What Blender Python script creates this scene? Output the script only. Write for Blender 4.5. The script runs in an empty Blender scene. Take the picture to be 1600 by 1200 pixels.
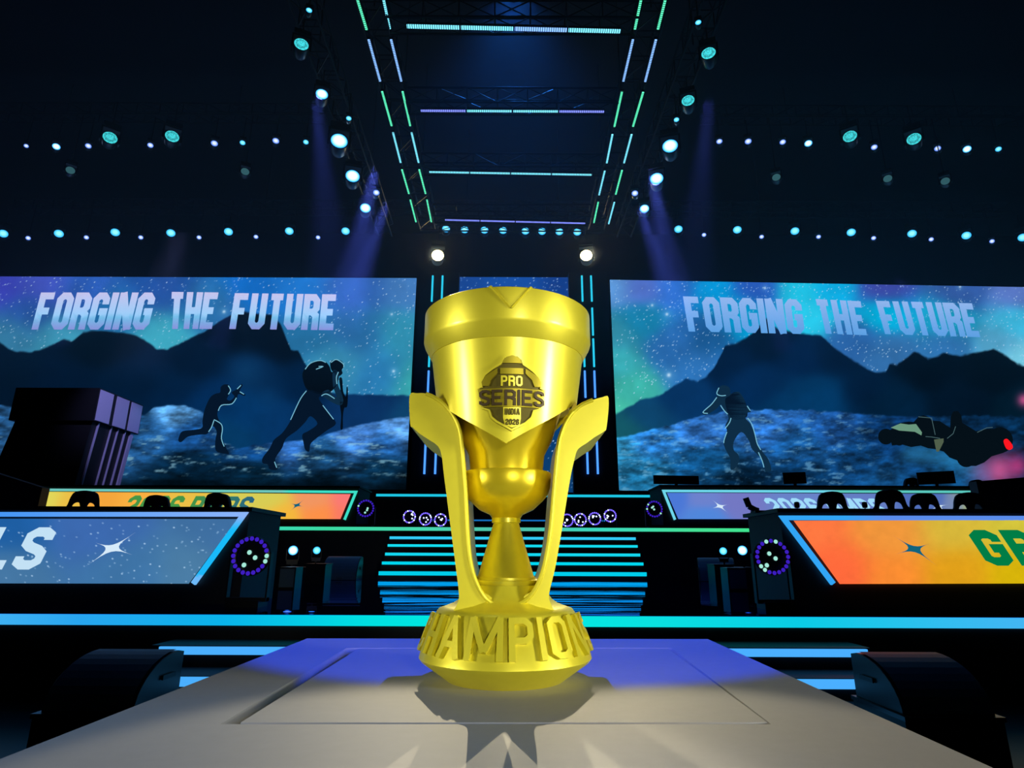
import bpy, bmesh, math, random
import numpy as np
from mathutils import Vector, Matrix
random.seed(7); rng = np.random.default_rng(11)
sc = bpy.context.scene
COL = sc.collection
PI = math.pi

# ------------------------------------------------------------------ camera
F = 940.0; PITCH = math.radians(15.8); ROLL = math.radians(0.22); CZ = 0.97
fw = Vector((0, math.cos(PITCH), math.sin(PITCH)))
rt0 = Vector((1, 0, 0)); up0 = rt0.cross(fw)
rt = rt0*math.cos(ROLL) + up0*math.sin(ROLL)
up = up0*math.cos(ROLL) - rt0*math.sin(ROLL)
CAM = Vector((0, 0, CZ))
cd = bpy.data.cameras.new('camera'); cd.sensor_width = 36; cd.lens = F*36/1600
cd.clip_start = 0.02; cd.clip_end = 200
co = bpy.data.objects.new('camera', cd); COL.objects.link(co)
co.matrix_world = Matrix(((rt.x, up.x, -fw.x, 0), (rt.y, up.y, -fw.y, 0), (rt.z, up.z, -fw.z, CZ), (0, 0, 0, 1)))
sc.camera = co
def ray(px, py):
    return rt*((px-800)/F) - up*((py-600)/F) + fw
def PY(px, py, Y):
    r = ray(px, py); return CAM + r*(Y/r.y)
def PZ(px, py, Z):
    r = ray(px, py); return CAM + r*((Z-CZ)/r.z)
def PP(px, py, p0, n):
    r = ray(px, py); return CAM + r*((p0-CAM).dot(n)/r.dot(n))
def dep(v):
    return (v-CAM).dot(fw)

# ------------------------------------------------------------------ world, lights, exposure
w = bpy.data.worlds.new('hall_air'); sc.world = w; w.use_nodes = True
w.node_tree.nodes['Background'].inputs[0].default_value = (0.10, 0.35, 0.75, 1)
w.node_tree.nodes['Background'].inputs[1].default_value = 0.012
sc.view_settings.view_transform = 'Standard'; sc.view_settings.look = 'None'
sc.view_settings.exposure = 0; sc.view_settings.gamma = 1; sc.view_settings.use_curve_mapping = False
try:
    sc.cycles.use_denoising = True; sc.cycles.max_bounces = 6; sc.cycles.sample_clamp_indirect = 4
except Exception: pass

def spot(name, loc, aim, power, color, size_deg, blend=0.2, radius=0.05):
    l = bpy.data.lights.new(name, 'SPOT'); l.energy = power; l.color = color
    l.spot_size = math.radians(size_deg); l.spot_blend = blend; l.shadow_soft_size = radius
    o = bpy.data.objects.new(name, l); COL.objects.link(o); o.location = loc
    o.rotation_euler = (Vector(aim)-Vector(loc)).to_track_quat('-Z', 'Y').to_euler()
    return o
TZ = CZ-0.155                                   # table top height
spot('front_light_left', (-3.6, -0.7, 1.3), (-0.01, 0.85, TZ+0.24), 330, (1, .98, .86), 17, .4, .35)
spot('front_light_right', (3.4, -0.7, 1.3), (-0.01, 0.85, TZ+0.24), 520, (1, .98, .88), 17, .4, .35)
spot('front_fill_centre', (1.3, -3.4, 1.4), (-0.01, 0.85, TZ+0.2), 250, (1, .98, .86), 14, .5, .35)  # added unseen fill lamp, lifts the trophy between the side lights
spot('cool_wash_above', (-1.8, -1.0, 8.5), (-.35, .12, TZ), 520, (.12, .45, 1), 10.5, .5, .1)
spot('blue_beam_above', (0.3, 3.2, 9.0), (0.03, 1.42, TZ), 4200, (.0, .06, 1), 8.4, .08, .03)
spot('back_light_left', tuple(PY(684, 399, 14.8)-Vector((0, .2, 0))), (-.05, .05, TZ), 4300, (1, .86, .56), 2.7, .2, .02)
spot('back_light_right', tuple(PY(916, 399, 14.8)-Vector((0, .2, 0))), (.12, .05, TZ), 4300, (1, .86, .56), 2.7, .2, .02)
spot('stage_blue_wash', (0, 10, 12.7), (0, 8.5, .5), 800, (.02, .22, 1), 60, 1, .2)
spot('hall_blue_wash_left', (-7, 9, 3), (-6, 17, 11), 130, (.05, .25, 1), 95, 1, .3)
spot('hall_blue_wash_right', (7, 9, 3), (6, 17, 11), 110, (.05, .25, 1), 95, 1, .3)

HAZE = 0.016
for x_, y_, z_, ax, ay, e_ in ((-2.75, 10.4, 8.4, -2.9, 12.6, 900), (-2.75, 11.6, 8.4, -2.2, 13.0, 700), (-3.3, 8.4, 8.4, -4.3, 10.5, 350), (2.75, 10.4, 8.4, 2.9, 12.6, 800), (2.75, 11.6, 8.4, 2.2, 13.0, 600), (3.3, 8.4, 8.4, 4.3, 10.5, 200),
                               (-9.5, 13.0, 7.4, -10.5, 10, 220), (-6.5, 13.0, 7.4, -6.0, 10.5, 160), (9.0, 13.0, 7.4, 10, 10, 200), (6.0, 13, 7.4, 5.5, 10.5, 160)):
    spot('truss_beam', (x_, y_, z_), (ax, ay, 0) if abs(x_) > 4 else (math.copysign(5.2, ax), 17, 7.2), e_*(7 if abs(x_) > 4 else 26), (.13, .17, 1), 15, .8, .1)

# ------------------------------------------------------------------ materials
def lin(c):
    return tuple(((x/255)/12.92 if x/255 <= .04045 else ((x/255+.055)/1.055)**2.4) for x in c)
MATS = {}
def mat(name, col, rough=.5, metal=0, noise=0, nscale=40, spec=.5, bump=0, coat=0):
    if name in MATS: return MATS[name]
    m = bpy.data.materials.new(name); m.use_nodes = True; nt = m.node_tree
    b = nt.nodes['Principled BSDF']; c = lin(col)+(1,)
    b.inputs['Base Color'].default_value = c; b.inputs['Roughness'].default_value = rough
    b.inputs['Metallic'].default_value = metal; b.inputs['Specular IOR Level'].default_value = spec
    b.inputs['Coat Weight'].default_value = coat
    if noise or bump:
        tc = nt.nodes.new('ShaderNodeTexCoord'); n = nt.nodes.new('ShaderNodeTexNoise')
        n.inputs['Scale'].default_value = nscale; n.inputs['Detail'].default_value = 4
        nt.links.new(tc.outputs['Object'], n.inputs['Vector'])
        if noise:
            r = nt.nodes.new('ShaderNodeMapRange'); r.inputs[3].default_value = 1-noise; r.inputs[4].default_value = 1+noise
            mx = nt.nodes.new('ShaderNodeMix'); mx.data_type = 'RGBA'; mx.blend_type = 'MULTIPLY'; mx.inputs[0].default_value = 1
            mx.inputs[6].default_value = c
            nt.links.new(n.outputs['Fac'], r.inputs[0]); nt.links.new(r.outputs[0], mx.inputs[7]); nt.links.new(mx.outputs[2], b.inputs['Base Color'])
        if bump:
            bp = nt.nodes.new('ShaderNodeBump'); bp.inputs['Strength'].default_value = bump; bp.inputs['Distance'].default_value = .002
            nt.links.new(n.outputs['Fac'], bp.inputs['Height']); nt.links.new(bp.outputs[0], b.inputs['Normal'])
    MATS[name] = m; return m
def emis(name, col, s=1.0, dots=None):
    if name in MATS: return MATS[name]
    m = bpy.data.materials.new(name); m.use_nodes = True; nt = m.node_tree; nt.nodes.clear()
    o = nt.nodes.new('ShaderNodeOutputMaterial'); e = nt.nodes.new('ShaderNodeEmission')
    e.inputs[0].default_value = lin(col)+(1,); e.inputs[1].default_value = s
    nt.links.new(e.outputs[0], o.inputs[0])
    if dots:
        tc = nt.nodes.new('ShaderNodeTexCoord'); v = nt.nodes.new('ShaderNodeTexVoronoi'); v.inputs['Scale'].default_value = dots
        v.inputs['Randomness'].default_value = .25
        r = nt.nodes.new('ShaderNodeMapRange'); r.inputs[1].default_value = .38; r.inputs[2].default_value = .6
        r.inputs[3].default_value = s; r.inputs[4].default_value = s*.25
        nt.links.new(tc.outputs['Object'], v.inputs['Vector']); nt.links.new(v.outputs['Distance'], r.inputs[0]); nt.links.new(r.outputs[0], e.inputs[1])
    MATS[name] = m; return m
def emis_pix(name, col, s=1.0, pitch=.035):
    """pixel strip: lit cells spaced along local X"""
    m = emis(name, col, s); nt = m.node_tree
    if len(nt.nodes) > 2: return m
    e = [n for n in nt.nodes if n.type == 'EMISSION'][0]
    tc = nt.nodes.new('ShaderNodeTexCoord'); sx = nt.nodes.new('ShaderNodeSeparateXYZ')
    a = nt.nodes.new('ShaderNodeMath'); a.operation = 'MULTIPLY'; a.inputs[1].default_value = 2*PI/pitch
    b = nt.nodes.new('ShaderNodeMath'); b.operation = 'SINE'
    r = nt.nodes.new('ShaderNodeMapRange'); r.inputs[1].default_value = -.6; r.inputs[2].default_value = .2; r.inputs[3].default_value = s*.15; r.inputs[4].default_value = s
    nt.links.new(tc.outputs['Object'], sx.inputs[0]); nt.links.new(sx.outputs[0], a.inputs[0]); nt.links.new(a.outputs[0], b.inputs[0])
    nt.links.new(b.outputs[0], r.inputs[0]); nt.links.new(r.outputs[0], e.inputs[1])
    return m
def emis_radial(name, core, edge, s, R=.1):
    """lamp lens: hot core fading to a coloured border"""
    m = emis(name, core, s); nt = m.node_tree; e = [n for n in nt.nodes if n.type == 'EMISSION'][0]
    tc = nt.nodes.new('ShaderNodeTexCoord'); mp = nt.nodes.new('ShaderNodeVectorMath'); mp.operation = 'MULTIPLY'; mp.inputs[1].default_value = (1/R, 0, 1/R)
    ln = nt.nodes.new('ShaderNodeVectorMath'); ln.operation = 'LENGTH'; r = nt.nodes.new('ShaderNodeMapRange'); r.inputs[1].default_value = .35; r.inputs[2].default_value = .95
    mx = nt.nodes.new('ShaderNodeMix'); mx.data_type = 'RGBA'; mx.inputs[6].default_value = lin(core)+(1,); mx.inputs[7].default_value = lin(edge)+(1,)
    nt.links.new(tc.outputs['Object'], mp.inputs[0]); nt.links.new(mp.outputs[0], ln.inputs[0]); nt.links.new(ln.outputs['Value'], r.inputs[0]); nt.links.new(r.outputs[0], mx.inputs[0]); nt.links.new(mx.outputs[2], e.inputs[0])
    return m
def emis_attr():
    if 'led_picture' in MATS: return MATS['led_picture']
    m = bpy.data.materials.new('led_picture'); m.use_nodes = True; nt = m.node_tree; nt.nodes.clear()
    o = nt.nodes.new('ShaderNodeOutputMaterial'); e = nt.nodes.new('ShaderNodeEmission'); a = nt.nodes.new('ShaderNodeAttribute')
    a.attribute_name = 'Col'; nt.links.new(a.outputs['Color'], e.inputs[0]); nt.links.new(e.outputs[0], o.inputs[0])
    MATS['led_picture'] = m; return m
def m_gold():
    m = mat('satin_gold', (234, 222, 52), rough=.43, metal=.5, noise=.04, nscale=90, coat=.35)
    m.node_tree.nodes['Principled BSDF'].inputs['Coat Roughness'].default_value = .22
    return m
def m_stage():
    m = mat('gloss_stage_floor', (140, 175, 255), rough=.02, metal=1, spec=.9)
    nt = m.node_tree
    if any(n.type == 'BUMP' for n in nt.nodes): return m
    b = nt.nodes['Principled BSDF']; b.inputs['Specular Tint'].default_value = (.12, .25, 1, 1)
    tc = nt.nodes.new('ShaderNodeTexCoord'); mp = nt.nodes.new('ShaderNodeMapping'); mp.inputs['Scale'].default_value = (.35, 2.4, 1)
    n = nt.nodes.new('ShaderNodeTexNoise'); n.inputs['Scale'].default_value = 1.6; n.inputs['Detail'].default_value = 2
    bp = nt.nodes.new('ShaderNodeBump'); bp.inputs['Strength'].default_value = .5; bp.inputs['Distance'].default_value = .003
    nt.links.new(tc.outputs['Object'], mp.inputs[0]); nt.links.new(mp.outputs[0], n.inputs['Vector']); nt.links.new(n.outputs['Fac'], bp.inputs['Height'])
    nt.links.new(bp.outputs[0], b.inputs['Normal'])
    return m
BLACK = mat('black_scenery_paint', (16, 20, 24), rough=.55, noise=.15, nscale=8)
METAL = mat('black_powder_coat', (22, 24, 28), rough=.42, metal=.3)
WALLM = mat('black_hall_drape', (26, 32, 40), rough=.9, noise=.2, nscale=3)
PLASTIC = mat('black_moulded_plastic', (20, 22, 26), rough=.35)
FABRIC = mat('black_chair_leatherette', (14, 15, 18), rough=.6, bump=.2, nscale=120)
GOLD = m_gold()

# ------------------------------------------------------------------ mesh helpers
class MB:
    def __init__(s): s.v = []; s.f = []; s.c = None
    def add(s, vs, fs):
        n = len(s.v); s.v += [tuple(v) for v in vs]; s.f += [tuple(i+n for i in f) for f in fs]; return s
    def hexa(s, p):       # 8 points: bottom 4, top 4
        return s.add(p, [(0, 3, 2, 1), (4, 5, 6, 7), (0, 1, 5, 4), (1, 2, 6, 5), (2, 3, 7, 6), (3, 0, 4, 7)])
    def box(s, x0, x1, y0, y1, z0, z1):
        return s.hexa([(x0, y0, z0), (x1, y0, z0), (x1, y1, z0), (x0, y1, z0), (x0, y0, z1), (x1, y0, z1), (x1, y1, z1), (x0, y1, z1)])
    def cbox(s, c, sx, sy, sz, M=None):
        pts = [Vector((a*sx/2, b*sy/2, d*sz/2)) for d in (-1, 1) for a, b in ((-1, -1), (1, -1), (1, 1), (-1, 1))]
        if M is not None: pts = [M @ p for p in pts]
        return s.hexa([Vector(c)+p for p in pts])
    def tube(s, a, b, r, n=8, r2=None, cap=True):
        a = Vector(a); b = Vector(b); r2 = r if r2 is None else r2
        d = (b-a).normalized(); u = d.orthogonal().normalized(); w_ = d.cross(u)
        vs = []
        for p, q in ((a, r), (b, r2)):
            for i in range(n):
                t = 2*PI*i/n; vs.append(p+u*(q*math.cos(t))+w_*(q*math.sin(t)))
        fs = [(i, (i+1) % n, n+(i+1) % n, n+i) for i in range(n)]
        if cap: fs += [tuple(range(n-1, -1, -1)), tuple(range(n, 2*n))]
        return s.add(vs, fs)
    def path(s, pts, r, n=8):
        for a, b in zip(pts[:-1], pts[1:]): s.tube(a, b, r, n)
        return s
    def lathe(s, prof, n=48, c=(0, 0, 0), M=None, cap=True):
        vs = []; c = Vector(c)
        for r, z in prof:
            for i in range(n):
                t = 2*PI*i/n; p = Vector((r*math.cos(t), r*math.sin(t), z))
                if M is not None: p = M @ p
                vs.append(c+p)
        fs = []
        for k in range(len(prof)-1):
            for i in range(n):
                j = (i+1) % n; fs.append((k*n+i, k*n+j, (k+1)*n+j, (k+1)*n+i))
        if cap:
            if prof[0][0] > 1e-5: fs.append(tuple(range(n-1, -1, -1)))
            if prof[-1][0] > 1e-5: fs.append(tuple((len(prof)-1)*n+i for i in range(n)))
        return s.add(vs, fs)
    def torus(s, c, R, r, n=32, k=8, M=None):
        vs = []; fs = []; c = Vector(c)
        for i in range(n):
            a = 2*PI*i/n
            for j in range(k):
                b = 2*PI*j/k; p = Vector(((R+r*math.cos(b))*math.cos(a), r*math.sin(b), (R+r*math.cos(b))*math.sin(a)))
                if M is not None: p = M @ p
                vs.append(c+p)
        for i in range(n):
            for j in range(k):
                fs.append((i*k+j, i*k+(j+1) % k, ((i+1) % n)*k+(j+1) % k, ((i+1) % n)*k+j))
        return s.add(vs, fs)
    def mesh(s, name='m'):
        me = bpy.data.meshes.new(name); me.from_pydata(s.v, [], s.f)
        bm = bmesh.new(); bm.from_mesh(me); bmesh.ops.recalc_face_normals(bm, faces=bm.faces); bm.to_mesh(me); bm.free()
        if s.c is not None:
            at = me.color_attributes.new('Col', 'FLOAT_COLOR', 'POINT')
            at.data.foreach_set('color', np.asarray(s.c, dtype=np.float32).ravel())
        return me
def curve_mesh(polys, ext, bevel=0.0, res=2):
    """filled outline (holes allowed) in XY, thickness along Z"""
    cu = bpy.data.curves.new('outline', 'CURVE'); cu.dimensions = '2D'; cu.fill_mode = 'BOTH'
    cu.extrude = ext; cu.bevel_depth = bevel; cu.bevel_resolution = res; cu.offset = -bevel
    for P in polys:
        sp = cu.splines.new('POLY'); sp.points.add(len(P)-1); sp.use_cyclic_u = True
        for i, p in enumerate(P): sp.points[i].co = (p[0], p[1], 0, 1)
    o = bpy.data.objects.new('outline', cu); COL.objects.link(o)
    dg = bpy.context.evaluated_depsgraph_get(); dg.update()
    me = bpy.data.meshes.new_from_object(o.evaluated_get(dg))
    bpy.data.objects.remove(o); bpy.data.curves.remove(cu)
    me.materials.clear()
    bm = bmesh.new(); bm.from_mesh(me); bmesh.ops.remove_doubles(bm, verts=bm.verts, dist=1e-5); bm.to_mesh(me); bm.free()
    return me
def map_mesh(me, fn, maxlen=None):
    if maxlen:
        bm = bmesh.new(); bm.from_mesh(me)
        for _ in range(5):
            es = [e for e in bm.edges if e.calc_length() > maxlen]
            if not es: break
            bmesh.ops.subdivide_edges(bm, edges=es, cuts=1); bmesh.ops.triangulate(bm, faces=bm.faces)
        bm.to_mesh(me); bm.free()
    for v in me.vertices: v.co = fn(v.co)
    bm = bmesh.new(); bm.from_mesh(me); bmesh.ops.recalc_face_normals(bm, faces=bm.faces); bm.to_mesh(me); bm.free()
    return me
ORG = {}
def tag(o, label=None, cat=None, group=None, kind=None):
    if label: o['label'] = label
    if cat: o['category'] = cat
    if group: o['group'] = group
    if kind: o['kind'] = kind
    return o
def obj(name, me, m, parent=None, smooth=False, label=None):
    """mesh given in world coordinates; stored relative to its thing"""
    if isinstance(me, MB): me = me.mesh(name)
    me.name = name
    o = bpy.data.objects.new(name, me); COL.objects.link(o)
    if m: me.materials.append(m)
    if parent is not None:
        org = ORG.get(parent.name, Vector((0, 0, 0))); o.parent = parent; ORG[o.name] = org
        if org.length > 0: me.transform(Matrix.Translation(-org))
    if smooth:
        n = len(me.polygons); me.polygons.foreach_set('use_smooth', [True]*n)
        try: me.set_sharp_from_angle(angle=math.radians(35))
        except Exception: pass
    if label: o['label'] = label
    return o
def thing(name, label, cat, loc=(0, 0, 0), group=None):
    o = bpy.data.objects.new(name, None); COL.objects.link(o); o.location = loc; o.empty_display_size = .1
    ORG[o.name] = Vector(loc); return tag(o, label, cat, group)
def copy_tree(o, parent=None):
    c = o.copy(); COL.objects.link(c); c.parent = parent
    for ch in [x for x in CH.get(o.name, [])]: copy_tree(ch, c)
    return c
CH = {}
def index(root):
    CH[root.name] = list(root.children)
    for c in root.children: index(c)
def struct(o): o['kind'] = 'structure'; return o
ORD = ['first', 'second', 'third', 'fourth', 'fifth', 'sixth', 'seventh', 'eighth', 'ninth', 'tenth', 'eleventh', 'twelfth']

# ------------------------------------------------------------------ block lettering
def chf(l, r, b, t_, cx=.28, cy=.12):
    return [(l+cx*(r-l), t_), (r-cx*(r-l), t_), (r, t_-cy), (r, b+cy), (r-cx*(r-l), b), (l+cx*(r-l), b), (l, b+cy), (l, t_-cy), (l+cx*(r-l), t_)]
def GL(c):
    G = {
     'F': (1, [[(0, -.1), (0, 1), (1.1, 1)], [(0, .5), (.9, .5)]]),
     'E': (1, [[(1.1, 0), (0, 0), (0, 1), (1.1, 1)], [(0, .5), (.9, .5)]]),
     'L': (1, [[(0, 1.1), (0, 0), (1.1, 0)]]),
     'O': (1, [chf(0, 1, 0, 1)]), '0': (1, [chf(0, 1, 0, 1)]),
     'R': (1, [[(0, -.1), (0, 1), (.72, 1), (1, .88), (1, .62), (.72, .5), (0, .5)], [(.6, .5), (1, .38), (1, -.1)]]),
     'P': (1, [[(0, -.1), (0, 1), (.72, 1), (1, .88), (1, .58), (.72, .46), (0, .46)]]),
     'B': (1, [[(0, .5), (.72, .5), (1, .6), (1, .9), (.72, 1), (0, 1), (0, 0), (.72, 0), (1, .1), (1, .4), (.72, .5)]]),
     'D': (1, [[(0, 0), (0, 1), (.7, 1), (1, .86), (1, .14), (.7, 0), (0, 0)], [(0, .9), (0, .1)]]),
     'G': (1, [[(1, .72), (1, .88), (.72, 1), (.28, 1), (0, .88), (0, .12), (.28, 0), (.72, 0), (1, .12), (1, .48), (.5, .48)]]),
     'C': (1, [[(1, .7), (1, .88), (.72, 1), (.28, 1), (0, .88), (0, .12), (.28, 0), (.72, 0), (1, .12), (1, .3)]]),
     'I': (0, [[(0, -.1), (0, 1.1)]]),
     'N': (1.1, [[(0, -.1), (0, 1.1)], [(1, -.1), (1, 1.1)], [(0, 1.05), (1, -.05)]]),
     'M': (1.6, [[(0, -.1), (0, 1.1)], [(1, -.1), (1, 1.1)], [(0, 1.05), (.5, .15)], [(1, 1.05), (.5, .15)]]),
     'T': (1, [[(-.1, 1), (1.1, 1)], [(.5, -.1), (.5, 1)]]),
     'H': (1, [[(0, -.1), (0, 1.1)], [(1, -.1), (1, 1.1)], [(0, .5), (1, .5)]]),
     'U': (1, [[(0, 1.1), (0, .12), (.28, 0), (.72, 0), (1, .12), (1, 1.1)]]),
     'A': (1.15, [[(0, -.1), (.5, 1.05)], [(1, -.1), (.5, 1.05)], [(.2, .3), (.8, .3)]]),
     'S': (1, [[(1, .76), (1, .9), (.72, 1), (.28, 1), (0, .88), (0, .66), (.25, .55), (.75, .45), (1, .34), (1, .12), (.72, 0), (.28, 0), (0, .1), (0, .26)]]),
     '2': (1, [[(0, .74), (0, .88), (.28, 1), (.72, 1), (1, .88), (1, .62), (0, .2), (0, 0), (1.1, 0)]]),
     '6': (1, [[(1, .76), (1, .9), (.72, 1), (.28, 1), (0, .88), (0, .12), (.28, 0), (.72, 0), (1, .12), (1, .42), (.72, .54), (0, .54)]]),
    }
    return G[c]
def text_strokes(txt, w_=.42, t=.15, gap=.09, space=.3, idx=False):
    """list of (polyline, thickness) with cap height 1; returns strokes, total width"""
    x = 0; out = []; ix = []
    for ci, c in enumerate(txt):
        if c == ' ': x += space; continue
        k, S = GL(c); ww = t+k*(w_-t)
        for s in S:
            out.append([(x+t/2+u*(ww-t), max(0, min(1, t/2+v*(1-t)) if -.05 < v < 1.05 else (0 if v < .5 else 1))) for u, v in s]); ix.append(ci)
        x += ww+gap
    return (out, x-gap, ix) if idx else (out, x-gap)
def thick(poly, t, seg=None):
    """quads of a thick polyline with mitred joints"""
    pts = [Vector(p) for p in poly]; closed = (pts[0]-pts[-1]).length < 1e-6
    if closed: pts = pts[:-1]
    n = len(pts); L = []
    for i, p in enumerate(pts):
        a = pts[i-1] if (i > 0 or closed) else None; b = pts[(i+1) % n] if (i < n-1 or closed) else None
        if a is None: d = (b-p).normalized(); nn = Vector((-d.y, d.x))*t/2
        elif b is None: d = (p-a).normalized(); nn = Vector((-d.y, d.x))*t/2
        else:
            d1 = (p-a).normalized(); d2 = (b-p).normalized(); n1 = Vector((-d1.y, d1.x)); n2 = Vector((-d2.y, d2.x))
            mm = (n1+n2)
            mm = mm.normalized() if mm.length > 1e-6 else n1
            nn = mm*(t/2/max(.45, mm.dot(n1)))
        L.append((p+nn, p-nn))
    q = []
    rng_ = range(n) if closed else range(n-1)
    for i in rng_:
        a, b = L[i], L[(i+1) % n]; k = 1
        if seg: k = max(1, int(math.ceil((pts[(i+1) % n]-pts[i]).length/seg)))
        for j in range(k):
            u0, u1 = j/k, (j+1)/k
            q.append((a[1].lerp(b[1], u0), a[1].lerp(b[1], u1), a[0].lerp(b[0], u1), a[0].lerp(b[0], u0)))
    return q
def flat_text(txt, quad, place, colfn, w_=.42, t=.15, gap=.09, space=.3, thick_dir=None):
    """emissive lettering on a screen: quad = TL,TR,BR,BL in photo pixels of the flat surface"""
    S, W, K_ = text_strokes(txt, w_, t, gap, space, True); out = []
    TL, TR, BR, BL = [Vector(q) for q in quad]
    for ki in sorted(set(K_)):
      mb = MB(); cols = []
      for s in [a for a, b in zip(S, K_) if b == ki]:
        for q in thick(s, t, .12):
            vs = []
            for p in q:
                u = p.x/W; v = p.y; pp = TL.lerp(TR, u).lerp(BL.lerp(BR, u), 1-v); vs.append(place(pp.x, pp.y)); cols.append(lin(colfn(u, v))+(1,))
            mb.add(vs, [(0, 1, 2, 3)])
      mb.c = cols; out.append(mb)
    return out
def letters(name, mbs, parent, label=None):
    for m_ in mbs: obj(name, m_, emis_attr(), parent)
def star_poly(tips, ctr, k=.16, n=8):
    P = []; c = Vector(ctr); T = [Vector(p) for p in tips]
    for i in range(len(T)):
        a, b = T[i], T[(i+1) % len(T)]; ctl = c+((a+b)/2-c)*k
        for j in range(n):
            u = j/n; P.append(c+(a-c)*(1-u)**2.7+(b-c)*u**2.7)
    return P
def px_poly(P, place):
    """one flat face on a screen from an outline in pixels (triangulated)"""
    me = curve_mesh([[(p[0], -p[1]) for p in P]], 0, 0)
    return map_mesh(me, lambda v: place(v.x, -v.y))
def bez(P, n=6, closed=True):
    """smooth a polygon (Catmull-Rom)"""
    Q = []; N = len(P)
    for i in range(N if closed else N-1):
        p0, p1, p2, p3 = [Vector(P[j % N] if closed else P[max(0, min(N-1, j))]) for j in (i-1, i, i+1, i+2)]
        for k in range(n):
            u = k/n; Q.append(.5*((2*p1)+(p2-p0)*u+(2*p0-5*p1+4*p2-p3)*u*u+(3*p1-p0-3*p2+p3)*u**3))
    return Q

# ------------------------------------------------------------------ the hall
def plane(name, pts, m):
    return struct(obj(name, MB().add(pts, [(0, 1, 2, 3)]), m))
FLOORM = mat('dark_hall_floor', (18, 24, 32), rough=.35, noise=.2, nscale=2)
def slab(name, x0, x1, y0, y1, z0, z1, m): return struct(obj(name, MB().box(x0, x1, y0, y1, z0, z1), m))
slab('floor', -21, 21, -7, 21, -.2, 0, FLOORM)
slab('ceiling', -21, 21, -7, 21, 13, 13.2, WALLM)
slab('wall_back', -21, 21, 21, 21.2, 0, 13, WALLM)
slab('wall_left', -21.2, -21, -7, 21, 0, 13, WALLM)
slab('wall_right', 21, 21.2, -7, 21, 0, 13, WALLM)
slab('wall_front', -21, 21, -7.2, -7, 0, 13, WALLM)

# ------------------------------------------------------------------ stage, front steps, stair, deck
STZ = 0.56; SY0, SY1 = 4.5, 10.9; DKY = 12.6
DKZ = PY(800, 824, DKY).z
def led_strip(name, a, b, h, m, parent=None, depth=.02):
    """strip light on a front face, from a to b, height h"""
    a = Vector(a); b = Vector(b)
    mb = MB().hexa([a+Vector((0, -depth, -h/2)), b+Vector((0, -depth, -h/2)), b+Vector((0, 0, -h/2)), a+Vector((0, 0, -h/2)),
                    a+Vector((0, -depth, h/2)), b+Vector((0, -depth, h/2)), b+Vector((0, 0, h/2)), a+Vector((0, 0, h/2))])
    return obj(name, mb, m, parent)
def grad_strip(name, x0, x1, y, z, h, cols, parent, n=40):
    """strip light whose cells shift in colour along its run"""
    mb = MB(); cc = []; K = list(cols)
    for i in range(n+1):
        u = i/n; x = x0+(x1-x0)*u; k = u*(len(K)-1); j = min(int(k), len(K)-2); f = k-j
        c = tuple(K[j][q]*(1-f)+K[j+1][q]*f for q in range(3))
        for yy, zz in ((y-.015, z-h/2), (y-.015, z+h/2), (y, z+h/2), (y, z-h/2)): mb.v.append((x, yy, zz)); cc.append(lin(c)+(1,))
    for i in range(n):
        for j in range(4): a = i*4; mb.f.append((a+j, a+(j+1) % 4, a+4+(j+1) % 4, a+4+j))
    mb.c = cc
    return obj(name, mb, emis_attr(), parent)
stage = thing('stage_platform', 'wide glossy black stage floor edged with a bright cyan light line', 'stage', (0, SY0, 0))
obj('stage_body', MB().box(-12, 12, SY0, 16.3, 0.0, STZ-.04), BLACK, stage)
obj('stage_top', MB().box(-12, 12, SY0, 16.3, STZ-.04, STZ), m_stage(), stage)
zc = PY(800, 970.5, SY0).z
grad_strip('edge_light', -12, 12, SY0-.002, zc, .068, [(30, 130, 230)]*7+[(70, 190, 240), (80, 185, 245), (40, 165, 240), (10, 180, 235), (0, 225, 225), (0, 238, 225), (10, 225, 225), (10, 205, 230), (50, 190, 240), (80, 175, 245), (30, 140, 230)]+[(30, 130, 230)]*7, stage, 120)
# front steps
LB = emis('step_light_blue', (75, 175, 255), 1.0)
fs = thing('front_stairs', 'black steps with blue light edges rising from the floor to the stage front', 'stairs', (0, SY0-.5, 0))
xs = 2.32
for i, (py, h) in enumerate(((1018, .046), (1066.5, .05), (1122, .052))):
    y0 = SY0-.3*(i+1)+.0; z = PY(800, py, y0).z
    obj('step', MB().box(-xs, xs, y0, SY0-.3*i-.02, 0, z+.03), BLACK, fs)
    led_strip('step_light', (-xs+.06, y0-.001, z), (xs-.03, y0-.001, z), h, LB, fs)
# upper stair
st = thing('centre_stairs', 'five dark steps with cyan light edges behind the trophy, up to the deck', 'stairs', (0, SY1, STZ))
rows = [(896.5, 592, 1010, .065, (0, 205, 235)), (880.5, 597, 1005, .05, (0, 215, 240)), (866.5, 602, 1000, .05, (20, 215, 240)), (853, 606, 996, .045, (20, 220, 240)), (841, 609, 993, .05, (50, 205, 250))]
for i, (py, xa, xb, h, c) in enumerate(rows):
    y0 = SY1+.32*i; a = PY(xa, py, y0); b = PY(xb, py, y0); z = (a.z+b.z)/2
    obj('step', MB().box(a.x-.02, b.x+.02, y0, DKY-.01, STZ if i == 0 else zprev, z+.03), BLACK, st); zprev = z+.03
    led_strip('step_light', (a.x, y0-.001, z), (b.x, y0-.001, z), h, emis('stair_light_cyan_%s' % ORD[i], c, 1.0), st)
dk = thing('upper_deck', 'raised black deck behind the stairs with a green light along its front edge', 'stage', (0, DKY, STZ))
obj('deck_body', MB().box(-11, 11, DKY, 16.3, STZ, DKZ-.03), BLACK, dk)
obj('deck_top', MB().box(-11, 11, DKY, 16.3, DKZ-.03, DKZ), m_stage(), dk)
zc = PY(800, 827, DKY).z
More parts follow.
